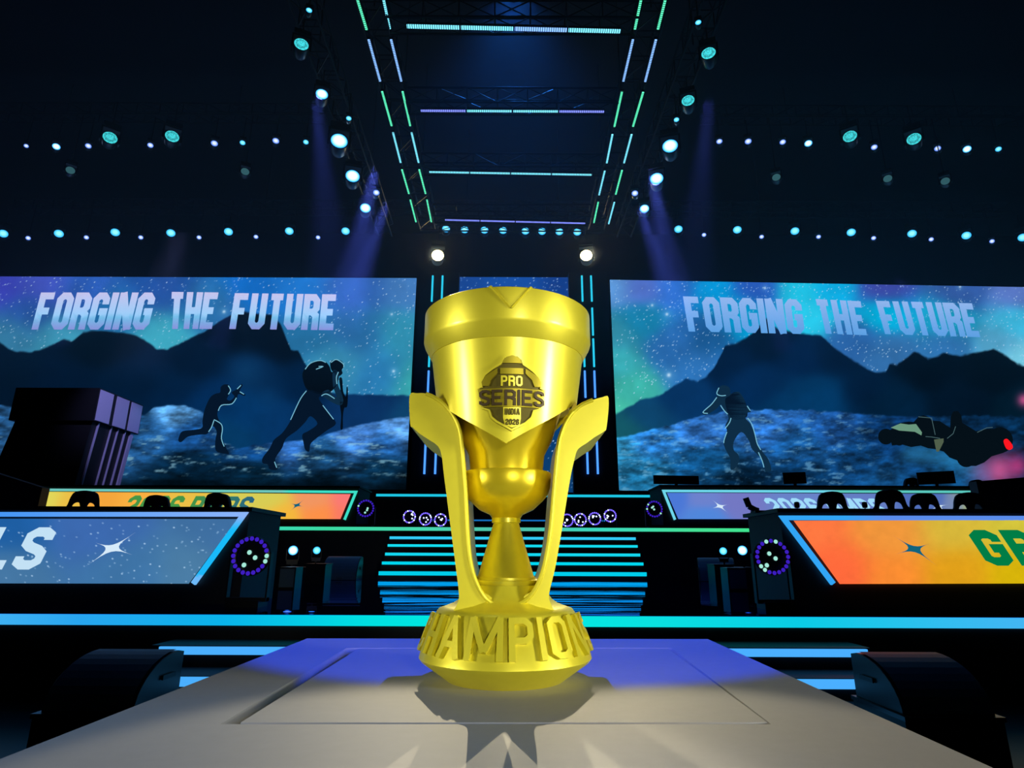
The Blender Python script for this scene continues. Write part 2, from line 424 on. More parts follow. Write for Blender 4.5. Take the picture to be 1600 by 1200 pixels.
grad_strip('edge_light', -7.5, 7.5, DKY-.002, zc, .07, [(0, 180, 200), (60, 220, 190), (60, 215, 160), (70, 215, 175), (80, 190, 170), (60, 215, 190), (70, 225, 150), (60, 230, 140), (0, 190, 190)], dk)
TIY = 15.6
ti = thing('rear_riser', 'dark riser behind the ring lights with a thin cyan light line on top', 'stage', (0, TIY, DKZ))
z0 = PY(800, 774.5, TIY).z
xa, xb = PY(588, 774, TIY).x, PY(1017, 775, TIY).x
obj('riser_body', MB().box(xa-.6, xb+.6, TIY, 16.3, DKZ, z0+.05), BLACK, ti)
led_strip('edge_light', (xa, TIY-.001, z0), (xb, TIY-.001, z0), .06, emis('riser_light', (30, 200, 230), 1), ti)
led_strip('edge_light', (xa+1.2, TIY-.001, z0-.62), (xb-1.2, TIY-.001, z0-.62), .035, emis('riser_light_low', (20, 110, 190), 1), ti)

# ------------------------------------------------------------------ LED screens
def vnoise(x, y, s, seed):
    r = np.random.default_rng(seed); G = r.random((257, 257)); x = x/s; y = y/s
    xi = np.floor(x).astype(int); yi = np.floor(y).astype(int); fx = x-xi; fy = y-yi
    fx = fx*fx*(3-2*fx); fy = fy*fy*(3-2*fy); xi %= 256; yi %= 256; x1 = (xi+1) % 256; y1 = (yi+1) % 256
    return (G[yi, xi]*(1-fx)+G[yi, x1]*fx)*(1-fy)+(G[y1, xi]*(1-fx)+G[y1, x1]*fx)*fy
def fbm(x, y, s, seed, o=4):
    a = 0; t = 0
    for k in range(o): a = a+vnoise(x, y, s/2**k, seed+k)/1.6**k; t += 1/1.6**k
    return a/t
def rbf(x, y, pts, s=70):
    num = np.zeros(x.shape+(3,)); den = np.zeros(x.shape)+1e-9
    for px, py, c in pts:
        ww = 1/(1+((x-px)**2+((y-py)*1.3)**2)/s**2)**4; num += ww[..., None]*np.array(c, float); den += ww
    return num/den[..., None]
def smooth(e0, e1, x):
    t = np.clip((x-e0)/(e1-e0), 0, 1); return t*t*(3-2*t)
def to_lin(c):
    c = np.clip(c, 0, 255)/255; return np.where(c <= .04045, c/12.92, ((c+.055)/1.055)**2.4)
def poly_y(x, P):
    P = sorted(P); return np.interp(x, [p[0] for p in P], [p[1] for p in P])
def glow(c, x, y, px, py, r, col, a=1):
    g = np.exp(-((x-px)**2+(y-py)**2)/r**2)*a
    return c+(np.array(col, float)-c)*np.clip(g, 0, 1)[..., None]
def painted(place, x0, x1, y0f, y1f, fn, step=1.6):
    nx = int((x1-x0)/step)+1; xs_ = np.linspace(x0, x1, nx); ny = int(330/step)
    X = np.tile(xs_, (ny+1, 1)); V = np.linspace(0, 1, ny+1)[:, None]; T_ = y0f(xs_)[None, :]; B_ = y1f(xs_)[None, :]
    Y = T_*(1-V)+B_*V
    C = to_lin(fn(X, Y)); mb = MB()
    mb.v = [tuple(place(a, b)) for a, b in zip(X.ravel(), Y.ravel())]
    idx = np.arange((ny+1)*nx).reshape(ny+1, nx)
    mb.f = np.stack([idx[:-1, :-1], idx[1:, :-1], idx[1:, 1:], idx[:-1, 1:]], -1).reshape(-1, 4).tolist()
    mb.c = np.concatenate([C.reshape(-1, 3), np.ones((C.size//3, 1))], 1)
    return mb
def add_stars(C, X, Y, mask, seed, dens, big=()):
    r = np.random.default_rng(seed); R = r.random(X.shape); br = r.random(X.shape)**2
    s = (R < dens)*mask
    C = C+(np.array([190, 225, 255])-C)*(s*(.35+.65*br))[..., None]
    for bx, by, rr in big: C = glow(C, X, Y, bx, by, rr, (225, 240, 255)); C = glow(C, X, Y, bx, by, rr*3.5, (120, 190, 235), .3)
    return C
SCY = 17.0
def left_art(X, Y):
    c = rbf(X, Y, [(0, 450, (58, 66, 185)), (70, 440, (70, 90, 205)), (130, 450, (40, 90, 180)), (40, 490, (35, 80, 160)), (250, 445, (30, 80, 160)), (400, 445, (15, 110, 205)), (450, 450, (30, 120, 210)),
                  (560, 450, (50, 105, 190)), (640, 450, (70, 130, 200)), (20, 520, (55, 130, 170)), (90, 530, (60, 150, 180)), (250, 530, (60, 165, 190)), (180, 490, (30, 110, 170)), (560, 520, (40, 110, 170)),
                  (630, 520, (50, 150, 185)), (480, 530, (35, 110, 160)), (520, 570, (60, 150, 190)), (600, 590, (40, 120, 180)), (645, 600, (60, 175, 175)), (330, 480, (40, 110, 170))], 55)
    c *= (.86+.3*fbm(X, Y, 60, 5))[..., None]
    c = add_stars(c, X, Y, (1.0), 3, .022, [(350, 487, 2.2), (615, 580, 2), (612, 491, 1.5)])
    rg = [(-400, 540), (-60, 500), (0, 535), (18, 548), (50, 551), (80, 540), (100, 530), (112, 534), (130, 519), (150, 517), (170, 518), (195, 521), (215, 525), (235, 538), (245, 546), (262, 546), (280, 538), (300, 527), (325, 516), (345, 501), (365, 491), (385, 487), (400, 490), (425, 492), (438, 505), (448, 530), (455, 547), (466, 549), (476, 566), (492, 590), (506, 612), (530, 616), (649, 618), (700, 618)]
    ridge = poly_y(X, rg)+(fbm(X, Y, 9, 40, 2)-.5)*3
    m = smooth(-2.2, 2.2, Y-ridge)
    mc = rbf(X, Y, [(20, 570, (4, 32, 62)), (150, 540, (2, 26, 50)), (200, 600, (4, 40, 80)), (100, 590, (3, 34, 70)), (300, 570, (3, 34, 70)), (380, 520, (2, 22, 46)), (430, 540, (2, 20, 42)), (400, 580, (6, 60, 118)), (380, 640, (6, 78, 150)), (470, 600, (3, 48, 98)),
                   (330, 620, (5, 62, 125)), (450, 660, (8, 72, 140)), (560, 640, (14, 72, 142)), (640, 640, (20, 100, 160)), (280, 600, (4, 46, 92)), (600, 625, (14, 66, 132)), (350, 680, (8, 80, 140))], 45)
    mc *= (.9+.22*fbm(X, Y, 40, 9))[..., None]
    mc = glow(mc, X, Y, 385, 580, 26, (20, 95, 160), .5); mc = glow(mc, X, Y, 420, 620, 22, (16, 88, 155), .4)
    mc *= .68
    c = c*(1-m[..., None])+mc*m[..., None]
    gl = [(-400, 620), (180, 640), (225, 648), (240, 638), (262, 633), (290, 634), (312, 641), (330, 655), (345, 690), (370, 700), (420, 692), (480, 687), (520, 676), (560, 664), (600, 656), (649, 649), (700, 645)]
    gy = poly_y(X, gl)+(fbm(X, Y, 12, 70, 2)-.5)*4
    g = smooth(-1.5, 1.5, Y-gy)
    gc = rbf(X, Y, [(270, 645, (110, 165, 195)), (230, 670, (40, 90, 125)), (300, 680, (30, 85, 130)), (400, 705, (20, 70, 110)), (450, 695, (60, 110, 160)), (560, 680, (85, 135, 185)), (630, 665, (110, 160, 200)), (600, 700, (45, 100, 145)), (500, 715, (30, 80, 110)),
                   (300, 725, (6, 36, 52)), (600, 725, (8, 45, 62)), (400, 735, (5, 36, 50)), (300, 755, (2, 22, 32)), (500, 755, (3, 26, 38)), (640, 755, (2, 20, 30))], 32)
    n1 = fbm(X*.55, Y*1.6, 14, 22, 5); n2 = fbm(X*.4, Y*1.7, 9, 33, 5)
    gc = gc*np.clip(.35+1.5*(n1-.12), .25, 1.6)[..., None]
    gc = gc*np.array([.85, 1.0, 1.18]); hi = smooth(.56, .74, n2)*smooth(640, 700, Y)*(1-smooth(735, 752, Y))
    gc = gc+(np.array([150, 200, 215])-gc)*(hi*.6)[..., None]
    c = c*(1-g[..., None])+gc*g[..., None]
    c *= (1-.5*smooth(742, 765, Y))[..., None]
    return c
def right_art(X, Y):
    c = rbf(X, Y, [(960, 450, (90, 150, 215)), (1000, 450, (80, 110, 200)), (1060, 450, (40, 110, 200)), (1110, 455, (0, 150, 215)), (1180, 450, (40, 90, 190)), (1250, 450, (30, 190, 225)), (1300, 450, (10, 170, 225)), (1380, 450, (60, 70, 165)), (1500, 455, (50, 90, 165)), (1590, 460, (90, 120, 200)),
                  (960, 520, (50, 140, 165)), (1000, 500, (20, 130, 175)), (960, 570, (55, 165, 175)), (980, 610, (60, 175, 165)), (960, 640, (70, 190, 165)), (1050, 540, (40, 105, 175)), (1090, 580, (45, 115, 185)), (1100, 520, (25, 90, 150)),
                  (1160, 490, (0, 160, 215)), (1260, 490, (40, 200, 235)), (1380, 490, (0, 175, 220)), (1480, 500, (20, 170, 210)), (1590, 500, (60, 185, 225)), (1340, 530, (40, 95, 160)), (1390, 550, (50, 110, 170)), (1480, 540, (45, 110, 170)), (1590, 560, (110, 190, 215)), (1560, 540, (80, 160, 200))], 42)
    c *= (.88+.28*fbm(X, Y, 50, 15))[..., None]
    c = add_stars(c, X, Y, 1.0, 8, .03, [(1045, 586, 3), (1042, 491, 2.2), (1019, 477, 1.6), (1195, 450, 1.6), (1500, 448, 1.6)])
    rg = [(900, 690), (955, 650), (975, 640), (1000, 626), (1035, 616), (1055, 602), (1072, 592), (1090, 596), (1105, 588), (1116, 575), (1126, 556), (1133, 540), (1150, 537), (1168, 527), (1182, 515), (1192, 500), (1198, 497), (1206, 508), (1220, 516), (1250, 520), (1282, 524), (1300, 541), (1322, 556), (1345, 571), (1368, 583), (1384, 581), (1390, 569), (1402, 571), (1418, 558), (1430, 549), (1438, 553), (1450, 561), (1475, 552), (1500, 556), (1530, 550), (1552, 546), (1572, 556), (1590, 570), (1660, 580), (2000, 560)]
    ridge = poly_y(X, rg)+(fbm(X, Y, 9, 41, 2)-.5)*4
    m = smooth(-2.5, 2.5, Y-ridge)
    mc = rbf(X, Y, [(970, 670, (30, 130, 150)), (1010, 645, (20, 100, 160)), (1060, 620, (10, 78, 150)), (1140, 560, (3, 42, 88)), (1200, 530, (3, 36, 74)), (1260, 560, (4, 52, 110)), (1180, 600, (5, 62, 125)), (1280, 610, (5, 84, 150)), (1350, 600, (3, 42, 84)), (1300, 560, (3, 38, 78)), (1440, 580, (2, 24, 46)), (1550, 580, (2, 24, 44)), (1400, 620, (3, 48, 88)), (1500, 630, (3, 32, 60)), (1600, 640, (3, 40, 66)), (1230, 640, (6, 80, 145))], 42)
    mc *= (.9+.22*fbm(X, Y, 40, 19))[..., None]
    mc *= .66
    c = c*(1-m[..., None])+mc*m[..., None]
    gl = [(900, 700), (960, 686), (1000, 676), (1040, 666), (1080, 655), (1100, 649), (1120, 645), (1160, 640), (1250, 641), (1330, 645), (1400, 650), (2000, 650)]
    gy = poly_y(X, gl)+(fbm(X, Y, 10, 71, 2)-.5)*5
    g = smooth(-1.5, 1.5, Y-gy)
    gc = rbf(X, Y, [(970, 700, (70, 170, 190)), (1010, 690, (55, 130, 180)), (1100, 665, (60, 115, 165)), (1200, 660, (55, 110, 160)), (1300, 665, (35, 85, 130)), (1380, 680, (14, 56, 90)), (1250, 700, (30, 90, 130)), (1000, 735, (35, 110, 130)), (1100, 730, (20, 80, 110)), (1250, 745, (10, 50, 75)), (1350, 720, (18, 70, 105)),
                   (1450, 715, (16, 62, 95)), (1560, 690, (8, 40, 62)), (1480, 735, (22, 80, 110)), (1590, 670, (8, 44, 66)), (1380, 755, (20, 70, 100)), (1150, 765, (4, 30, 45))], 36)
    n1 = fbm(X*.6, Y*1.5, 13, 122, 5); n2 = fbm(X*.5, Y*1.6, 8, 133, 5)
    gc = gc*np.clip(.35+1.5*(n1-.12), .25, 1.6)[..., None]
    gc = gc*np.array([.8, 1.0, 1.2]); hi = smooth(.55, .75, n2)*(1-smooth(1300, 1420, X))
    gc = gc+(np.array([130, 190, 225])-gc)*(hi*.5)[..., None]
    c = c*(1-g[..., None])+gc*g[..., None]
    # drifting dust under the buggy and its red tail light glow
    for k in range(9): c = glow(c, X, Y, 1420+k*14, 708+(k/8)**2*26, 15, (45, 125, 165), .35)
    c = glow(c, X, Y, 1560, 735, 26, (215, 90, 150), .85); c = glow(c, X, Y, 1590, 728, 18, (205, 60, 130), .7); c = glow(c, X, Y, 1600, 625, 10, (225, 90, 150), .8)
    c = glow(c, X, Y, 1535, 738, 20, (130, 90, 150), .5)
    return c
def centre_art(X, Y):
    c = rbf(X, Y, [(715, 440, (20, 70, 150)), (800, 440, (20, 80, 170)), (890, 440, (15, 60, 140)), (800, 520, (60, 150, 190)), (800, 700, (10, 60, 110))], 60)
    return add_stars(c, X, Y, 1.0, 18, .03)

def offs(place, d):
    return lambda x, y: (lambda p: p+(CAM-p).normalized()*d)(place(x, y))
def screen_thing(label, place, nrm, x0, x1, yt, yb, art, name='led_screen'):
    a = place(x0, yb); t = thing(name, label, 'screen', tuple(place((x0+x1)/2, yb)))
    P = [place(x0, yb), place(x1, yb), place(x1, yt(x1)), place(x0, yt(x0))]
    bk = Vector(nrm)*-.02; bd = Vector(nrm)*-.22
    mb = MB().hexa([P[0]+bk, P[1]+bk, P[1]+bd, P[0]+bd, P[3]+bk, P[2]+bk, P[2]+bd, P[3]+bd])
    obj('screen_cabinet', mb, BLACK, t)
    obj('screen_face', painted(place, x0, x1, lambda x: np.array([yt(v) for v in x]), lambda x: np.zeros_like(x)+yb, art), emis_attr(), t)
    return t
NF = Vector((0, -1, 0))
placeL = lambda x, y: PY(x, y, SCY)
# verticals converge upward: the side edges are cut to true verticals
xL0, xL1 = PY(-150, 600, SCY).x, PY(643, 600, SCY).x
def rect_place(place, p0x, p1x):
    return place
def build_screen(label, p0, p1, ytop_px, ybot_px, nrm, art, name='led_screen', step=1.7):
    """p0,p1: world points at the lower corners' plan positions; rectangle in world, painted by projecting each cell to its picture coordinates"""
    ux = (p1-p0); W = ux.length; ux = ux/W; z0 = p0.z; z1 = p1.z
    n = Vector(nrm); t = thing(name, label, 'screen', tuple((p0+p1)/2))
    H = ytop_px
    nx = int(W/.03/ (step/1.7)); ny = int(H/.03/(step/1.7))
    mb = MB(); U = np.linspace(0, W, nx+1); V = np.linspace(0, H, ny+1)
    UU, VV = np.meshgrid(U, V)
    PX = p0.x+ux.x*UU; PYY = p0.y+ux.y*UU; PZZ = p0.z+VV
    d = (PX*fw.x+PYY*fw.y+(PZZ-CZ)*fw.z); sx = 800+F*(PX*rt.x+PYY*rt.y+(PZZ-CZ)*rt.z)/d; sy = 600-F*(PX*up.x+PYY*up.y+(PZZ-CZ)*up.z)/d
    C = to_lin(art(sx, sy))
    mb.v = list(zip(PX.ravel().tolist(), PYY.ravel().tolist(), PZZ.ravel().tolist()))
    idx = np.arange((ny+1)*(nx+1)).reshape(ny+1, nx+1)
    mb.f = np.stack([idx[:-1, :-1], idx[:-1, 1:], idx[1:, 1:], idx[1:, :-1]], -1).reshape(-1, 4).tolist()
    mb.c = np.concatenate([C.reshape(-1, 3), np.ones((C.size//3, 1))], 1)
    q0, q1 = p0.copy(), p1.copy(); b0 = -n*.02; b1 = -n*.25; hz = Vector((0, 0, H))
    obj('screen_cabinet', MB().hexa([q0+b0, q1+b0, q1+b1, q0+b1, q0+b0+hz, q1+b0+hz, q1+b1+hz, q0+b1+hz]), BLACK, t)
    obj('screen_face', mb, emis_attr(), t)
    e0, e1 = q0+ux*.3, q1-ux*.3; dn = Vector((0, 0, -p0.z))
    obj('support_frame', MB().hexa([e0+b0*4+dn, e1+b0*4+dn, e1+b1+dn, e0+b1+dn, e0+b0*4, e1+b0*4, e1+b1, e0+b1]), BLACK, t)
    return t
zb = PY(600, 765, SCY).z; zt = PY(400, 433.5, SCY).z
pl0 = Vector((PY(-60, 500, SCY).x-1.0, SCY, zb)); pl1 = Vector((PY(642.5, 600, SCY).x, SCY, zb))
scrL = build_screen('huge LED screen at left showing two running soldiers under FORGING THE FUTURE', pl0, pl1, zt-zb, None, NF, left_art)
aR = PY(960, 600, SCY); bR = PY(1660, 600, SCY+.42)
nR = Vector((bR.y-aR.y, -(bR.x-aR.x), 0)).normalized()
pr0 = Vector((aR.x, aR.y, zb)); pr1 = Vector((bR.x+.6, bR.y+.03, zb))
scrR = build_screen('huge LED screen at right showing a crouching soldier and a buggy under FORGING THE FUTURE', pr0, pr1, zt-zb-.03, None, nR, right_art)
pc0 = Vector((PY(712, 440, 17.6).x, 17.6, zb)); pc1 = Vector((PY(893, 440, 17.6).x, 17.6, zb))
build_screen('narrow centre LED screen with blue starry sky behind the trophy rim', pc0, pc1, PY(800, 433, 17.6).z-zb, None, NF, centre_art)
placeR = lambda x, y: PP(x, y, aR, nR)
oL, oR = offs(placeL, .03), offs(placeR, .03); oL2, oR2 = offs(placeL, .05), offs(placeR, .05); oL3, oR3 = offs(placeL, .07), offs(placeR, .07)
def tcol(u, v): a = (205, 205, 250); b = (120, 200, 245); c = (140, 150, 225); return tuple((b[i]*(1-v)*1.1+a[i]*v) if v > .35 else (c[i]*(1-v/.35)+b[i]*v/.35) for i in range(3))
def tcolR(u, v): a = (150, 190, 250); b = (95, 165, 235); return tuple(b[i]*(1-v)+a[i]*v for i in range(3))
for w1, q in (('FORGING', [(64, 457), (245, 457), (231, 515), (49, 515)]), ('THE', [(265, 456), (345, 457), (334, 514), (262, 514)]), ('FUTURE', [(367, 458), (529, 460), (524, 516), (358, 514)])):
    letters('title_letter', flat_text(w1, q, oL2, tcol, w_=.47, t=.185, gap=.035), scrL)
for w1, q in (('FORGING', [(1067, 463), (1251, 468), (1258, 522), (1076, 518)]), ('THE', [(1271, 467), (1348, 471), (1358, 524), (1283, 521)]), ('FUTURE', [(1368, 470), (1522, 474), (1535, 527), (1383, 522)])):
    letters('title_letter', flat_text(w1, q, oR2, tcolR, w_=.47, t=.185, gap=.035), scrR)

# figures in the screen pictures (flat artwork on a flat screen)
DARKB = emis('picture_shadow_blue', (5, 22, 42), 1); MIDB = emis('picture_slate_blue', (14, 44, 68), 1); RIMB = emis('picture_rim_light', (120, 190, 215), 1)
DK2 = emis('picture_pack_black', (3, 14, 26), 1)
def zp(P, x0, y0, k): return [(x0+a*k, y0+b*k) for a, b in P]
def fig(parent, place1, place2, body, rims, k, x0, y0, nm, mats):
    for P, m_ in zip(body, mats):
        obj(nm, px_poly(bez(zp(P, x0, y0, k), 4), place1), m_, parent)
    mb = MB(); 
    for R_ in rims:
        R_ = bez(zp(R_, x0, y0, k), 4, False)
        for q in thick(R_, 1.3): mb.add([place2(p.x, p.y) for p in q], [(0, 1, 2, 3)])
    obj(nm+'_rim_light', mb, RIMB, parent)
K = 340/1600
fig(scrL, oL2, oL3, [
  [(1000, 110), (1030, 60), (1070, 25), (1120, 15), (1170, 25), (1200, 60), (1215, 100), (1245, 90), (1258, 140), (1250, 200), (1200, 250), (1130, 262), (1040, 232), (1010, 180)],
  [(1205, 60), (1210, 20), (1250, 8), (1290, 20), (1305, 55), (1290, 85), (1295, 110), (1265, 130), (1220, 95)],
  [(1225, 90), (1270, 110), (1262, 190), (1290, 260), (1300, 320), (1270, 345), (1180, 300), (1140, 260), (1190, 230), (1225, 270), (1250, 280), (1225, 200)],
  [(1030, 235), (1100, 245), (1150, 262), (1120, 290), (1150, 340), (1235, 450), (1240, 490), (1180, 530), (1100, 590), (1060, 630), (1050, 685), (1020, 670), (1008, 620), (1000, 560), (1050, 530), (1110, 480), (1060, 425), (1020, 470), (960, 530), (880, 590), (850, 660), (800, 740), (815, 815), (760, 815), (745, 780), (708, 770), (708, 730), (760, 660), (790, 600), (850, 550), (900, 480), (940, 400), (980, 310)],
  [(1270, 150), (1292, 148), (1300, 240), (1320, 280), (1325, 210), (1335, 230), (1330, 350), (1308, 365), (1298, 430), (1297, 515), (1280, 515), (1285, 420), (1275, 330), (1280, 240)],
 ], [[(1210, 30), (1250, 8), (1300, 40), (1303, 70)], [(1020, 80), (1060, 35), (1130, 15), (1180, 35)], [(1030, 238), (990, 290), (950, 370), (905, 470)], [(1265, 100), (1250, 140), (1255, 200)], [(1150, 345), (1200, 410), (1235, 455)], [(1140, 275), (1180, 262), (1250, 305)], [(1100, 80), (1150, 60), (1110, 60)], [(795, 760), (815, 815)]], K, 260, 560, 'running_figure', [DK2, DK2, MIDB, DARKB, DK2])
fig(scrL, oL2, oL3, [
  [(395, 250), (400, 210), (430, 190), (465, 200), (472, 240), (455, 275), (445, 300), (470, 310), (500, 280), (480, 250), (520, 225), (550, 190), (560, 200), (540, 240), (580, 265), (570, 275), (530, 262), (515, 300), (480, 335), (420, 350), (400, 345), (375, 400), (385, 450), (415, 500), (410, 580), (435, 650), (460, 700), (430, 700), (365, 680), (360, 600), (370, 540), (340, 500), (300, 555), (250, 560), (160, 575), (110, 615), (88, 605), (95, 570), (120, 535), (200, 525), (262, 510), (265, 460), (280, 380), (320, 290), (360, 260)],
 ], [[(455, 200), (472, 235), (450, 270)], [(520, 225), (555, 190)], [(540, 245), (578, 268)], [(515, 290), (480, 335), (405, 345), (378, 395)], [(350, 450), (400, 480), (412, 520), (405, 590), (430, 660)], [(350, 455), (330, 510), (305, 545)]], K, 260, 560, 'distant_running_figure', [DARKB])
K2 = 260/1560
fig(scrR, oR2, oR3, [
  [(480, 330), (495, 275), (545, 250), (600, 275), (612, 330), (680, 310), (730, 370), (760, 450), (800, 500), (770, 510), (750, 560), (800, 620), (840, 720), (860, 800), (920, 890), (965, 950), (990, 1050), (935, 1060), (925, 1000), (880, 920), (810, 850), (780, 770), (710, 690), (640, 780), (640, 860), (680, 900), (690, 960), (650, 1030), (610, 1040), (605, 940), (560, 850), (545, 780), (575, 680), (560, 630), (590, 560), (560, 500), (520, 430), (480, 470), (420, 510), (370, 530), (345, 510), (390, 470), (440, 420), (480, 370)],
  [(600, 350), (650, 315), (710, 350), (755, 430), (765, 540), (700, 570), (620, 560), (570, 470), (560, 380)],
 ], [[(500, 275), (480, 330), (520, 350), (575, 345)], [(480, 365), (430, 430), (350, 505), (410, 515)], [(515, 440), (550, 490), (590, 530)], [(770, 560), (810, 620), (840, 720), (860, 800), (900, 870)], [(575, 690), (550, 760), (545, 800)], [(870, 880), (905, 960), (925, 1035)], [(765, 445), (800, 500)], [(555, 660), (600, 600), (615, 550)]], K2, 1040, 560, 'crouching_figure', [MIDB, DARKB])
K3 = 300/1600
BG = emis('picture_buggy_black', (5, 16, 24), 1)
body_ = [(470, 175), (520, 150), (560, 112), (640, 100), (680, 104), (720, 60), (760, 48), (810, 62), (830, 90), (900, 96), (950, 130), (985, 150), (990, 60), (1010, 15), (1050, 12), (1078, 50), (1085, 110), (1120, 130), (1200, 180), (1290, 160), (1380, 160), (1440, 230), (1430, 360), (1330, 390), (1270, 440), (1200, 470), (1130, 468), (1060, 430), (980, 400), (930, 350), (860, 330), (800, 322), (740, 300), (660, 312), (580, 290), (500, 300)]
obj('buggy_silhouette', px_poly(zp(body_, 1300, 640, K3), oR2), BG, scrR)
for cx_, cy_, r_ in ((450, 225, 66), (1400, 255, 108), (1120, 400, 80), (560, 250, 50)):
    obj('buggy_wheel', px_poly(zp([(cx_+r_*math.cos(k*PI/12), cy_+r_*math.sin(k*PI/12)) for k in range(24)], 1300, 640, K3), offs(placeR, .055)), BG, scrR)
for i_, P_ in enumerate(([(720, 60), (830, 70), (860, 210)], [(960, 240), (1010, 200), (1030, 140)], [(1210, 190), (1290, 152), (1340, 148)], [(780, 225), (830, 228), (900, 240)])):
    mb = MB()
    for q in thick(zp(P_, 1300, 640, K3), 1.0): mb.add([oR3(p.x, p.y) for p in q], [(0, 1, 2, 3)])
    obj('buggy_cage_bar', mb, emis('picture_cage', (70, 100, 105), 1), scrR)
obj('buggy_bonnet', px_poly(zp([(490, 150), (570, 115), (640, 125), (700, 120), (750, 190), (745, 215), (690, 185), (560, 175)], 1300, 640, K3), oR3), emis('picture_bonnet', (105, 150, 125), 1), scrR)
obj('buggy_strut', px_poly(zp([(850, 250), (930, 240), (930, 270), (890, 350), (870, 350)], 1300, 640, K3), oR3), emis('picture_strut', (80, 95, 75), 1), scrR)
obj('tail_light', px_poly(bez(zp([(1430, 260), (1460, 245), (1500, 290), (1505, 320), (1480, 335), (1450, 320)], 1300, 640, K3)), oR3), emis('picture_tail_light', (255, 20, 30), 1.2), scrR, label='glowing red tail light in the picture')

# ------------------------------------------------------------------ light columns
CLY = 16.4
def column(label, x0, x1, xi, segs_by_tube, mats_):
    zt_ = PY(x0, 425, CLY).z
    a, b = PY(x0, 600, CLY).x, PY(x1, 600, CLY).x
    t = thing('light_column', label, 'column', ((a+b)/2, CLY, 0))
    obj('column_body', MB().box(a, b, CLY, CLY+.3, 0, zt_), BLACK, t)
    for (xa, xb), segs in segs_by_tube:
        za, zb_ = PY(xa, 432, CLY), PY(xb, 741, CLY); xw = (za.x+zb_.x)/2
        for (y1, y2), mm in zip(segs, mats_):
            p = PY(xa, y1, CLY); q = PY(xb, y2, CLY)
            obj('light_tube', MB().tube((xw, CLY-.05, p.z), (xw, CLY-.05, q.z), .028, 8), mm, t)
    return t
TB = emis('tube_cyan', (40, 200, 235), 1.2); TB2 = emis('tube_blue', (70, 140, 255), 1.6)
SEG = [(432, 472), (482, 525), (530, 574), (580, 622), (632, 680), (688, 741)]
MM = [TB, TB, TB, TB2, TB, TB2]
column('dark column left of the trophy with two dashed cyan light tubes', 648, 712, 0, [((676, 664), SEG), ((692, 680), SEG)], MM)
column('dark column right of the trophy with two dashed cyan light tubes', 893, 956, 0, [((908, 919), SEG), ((923, 934), SEG)], MM)

# ------------------------------------------------------------------ player desks with LED fronts
def panel_thing(label, Y, outer, trim_w, panel, artfn, trimcol, depth, back_x, body_bot, ztop_px, floor_z):
    """outer: trim polyline px; panel: 4 px corners TL,TR,BR,BL"""
    pl = lambda x, y: PY(x, y, Y)
    bx0, bx1 = back_x
    t = thing('player_desk', label, 'desk', ((bx0+bx1)/2, Y, floor_z))
    zt_ = pl(panel[1][0], ztop_px).z
    obj('desk_body', MB().box(bx0, bx1, Y+.03, Y+depth, floor_z, zt_), BLACK, t)
    obj('desk_top', MB().box(bx0-.03, bx1+.03, Y+.0, Y+depth+.05, zt_, zt_+.035), PLASTIC, t)
    # panel as a grid with its colours
    TL, TR, BR, BL = [Vector(p) for p in panel]; mb = MB(); cols = []; nx, ny = 240, 60
    off = offs(pl, .012)
    X = np.zeros((ny+1, nx+1)); Yp = np.zeros((ny+1, nx+1))
    for j in range(ny+1):
        for i in range(nx+1):
            p = TL.lerp(TR, i/nx).lerp(BL.lerp(BR, i/nx), j/ny); X[j, i] = p.x; Yp[j, i] = p.y; mb.v.append(tuple(off(p.x, p.y)))
    C = to_lin(artfn(X, Yp)); idx = np.arange((ny+1)*(nx+1)).reshape(ny+1, nx+1)
    mb.f = np.stack([idx[:-1, :-1], idx[1:, :-1], idx[1:, 1:], idx[:-1, 1:]], -1).reshape(-1, 4).tolist()
    mb.c = np.concatenate([C.reshape(-1, 3), np.ones((C.size//3, 1))], 1)
    obj('display_panel', mb, emis_attr(), t)
    mb = MB(); cols = []
    n = 40; P = []
    for a, b in zip(outer[:-1], outer[1:]):
        for k in range(n): P.append((a[0]+(b[0]-a[0])*k/n, a[1]+(b[1]-a[1])*k/n))
    P.append(outer[-1]); q = thick(P, trim_w)
    for f_ in q:
        vs = [off(p.x, p.y) for p in f_]; vb = [v+Vector((0, .03, 0)) for v in vs]
        mb.hexa([vb[0], vb[1], vb[2], vb[3], vs[0], vs[1], vs[2], vs[3]])
        for p in list(f_)+list(f_): cols.append(lin(trimcol(p.x, p.y))+(1,))
    mb.c = cols; 
    me = mb.mesh('light_trim'); obj('light_trim', me, emis_attr(), t)
    return t, offs(pl, .03)
def lerpc(a, b, u): u = max(0, min(1, u)); return tuple(a[i]*(1-u)+b[i]*u for i in range(3))
def art_blue(X, Y):
    c = rbf(X, Y, [(0, 820, (30, 95, 165)), (0, 900, (70, 120, 165)), (150, 820, (60, 105, 175)), (200, 900, (62, 115, 165)), (350, 820, (62, 110, 160)), (300, 900, (75, 125, 165)), (-100, 850, (40, 100, 165))], 70)
    return add_stars(c*(.95+.1*fbm(X, Y, 60, 4))[..., None], X, Y, 1.0, 77, .016)
def art_orange(X, Y):
    c = rbf(X, Y, [(1250, 820, (255, 120, 65)), (1310, 900, (255, 105, 60)), (1400, 830, (240, 150, 60)), (1400, 905, (250, 140, 50)), (1480, 820, (215, 185, 60)), (1490, 900, (225, 160, 25)), (1600, 820, (210, 195, 60)), (1600, 900, (215, 180, 10)), (1700, 850, (205, 190, 30))], 70)
    return c*(.96+.08*fbm(X, Y, 12, 6))[..., None]
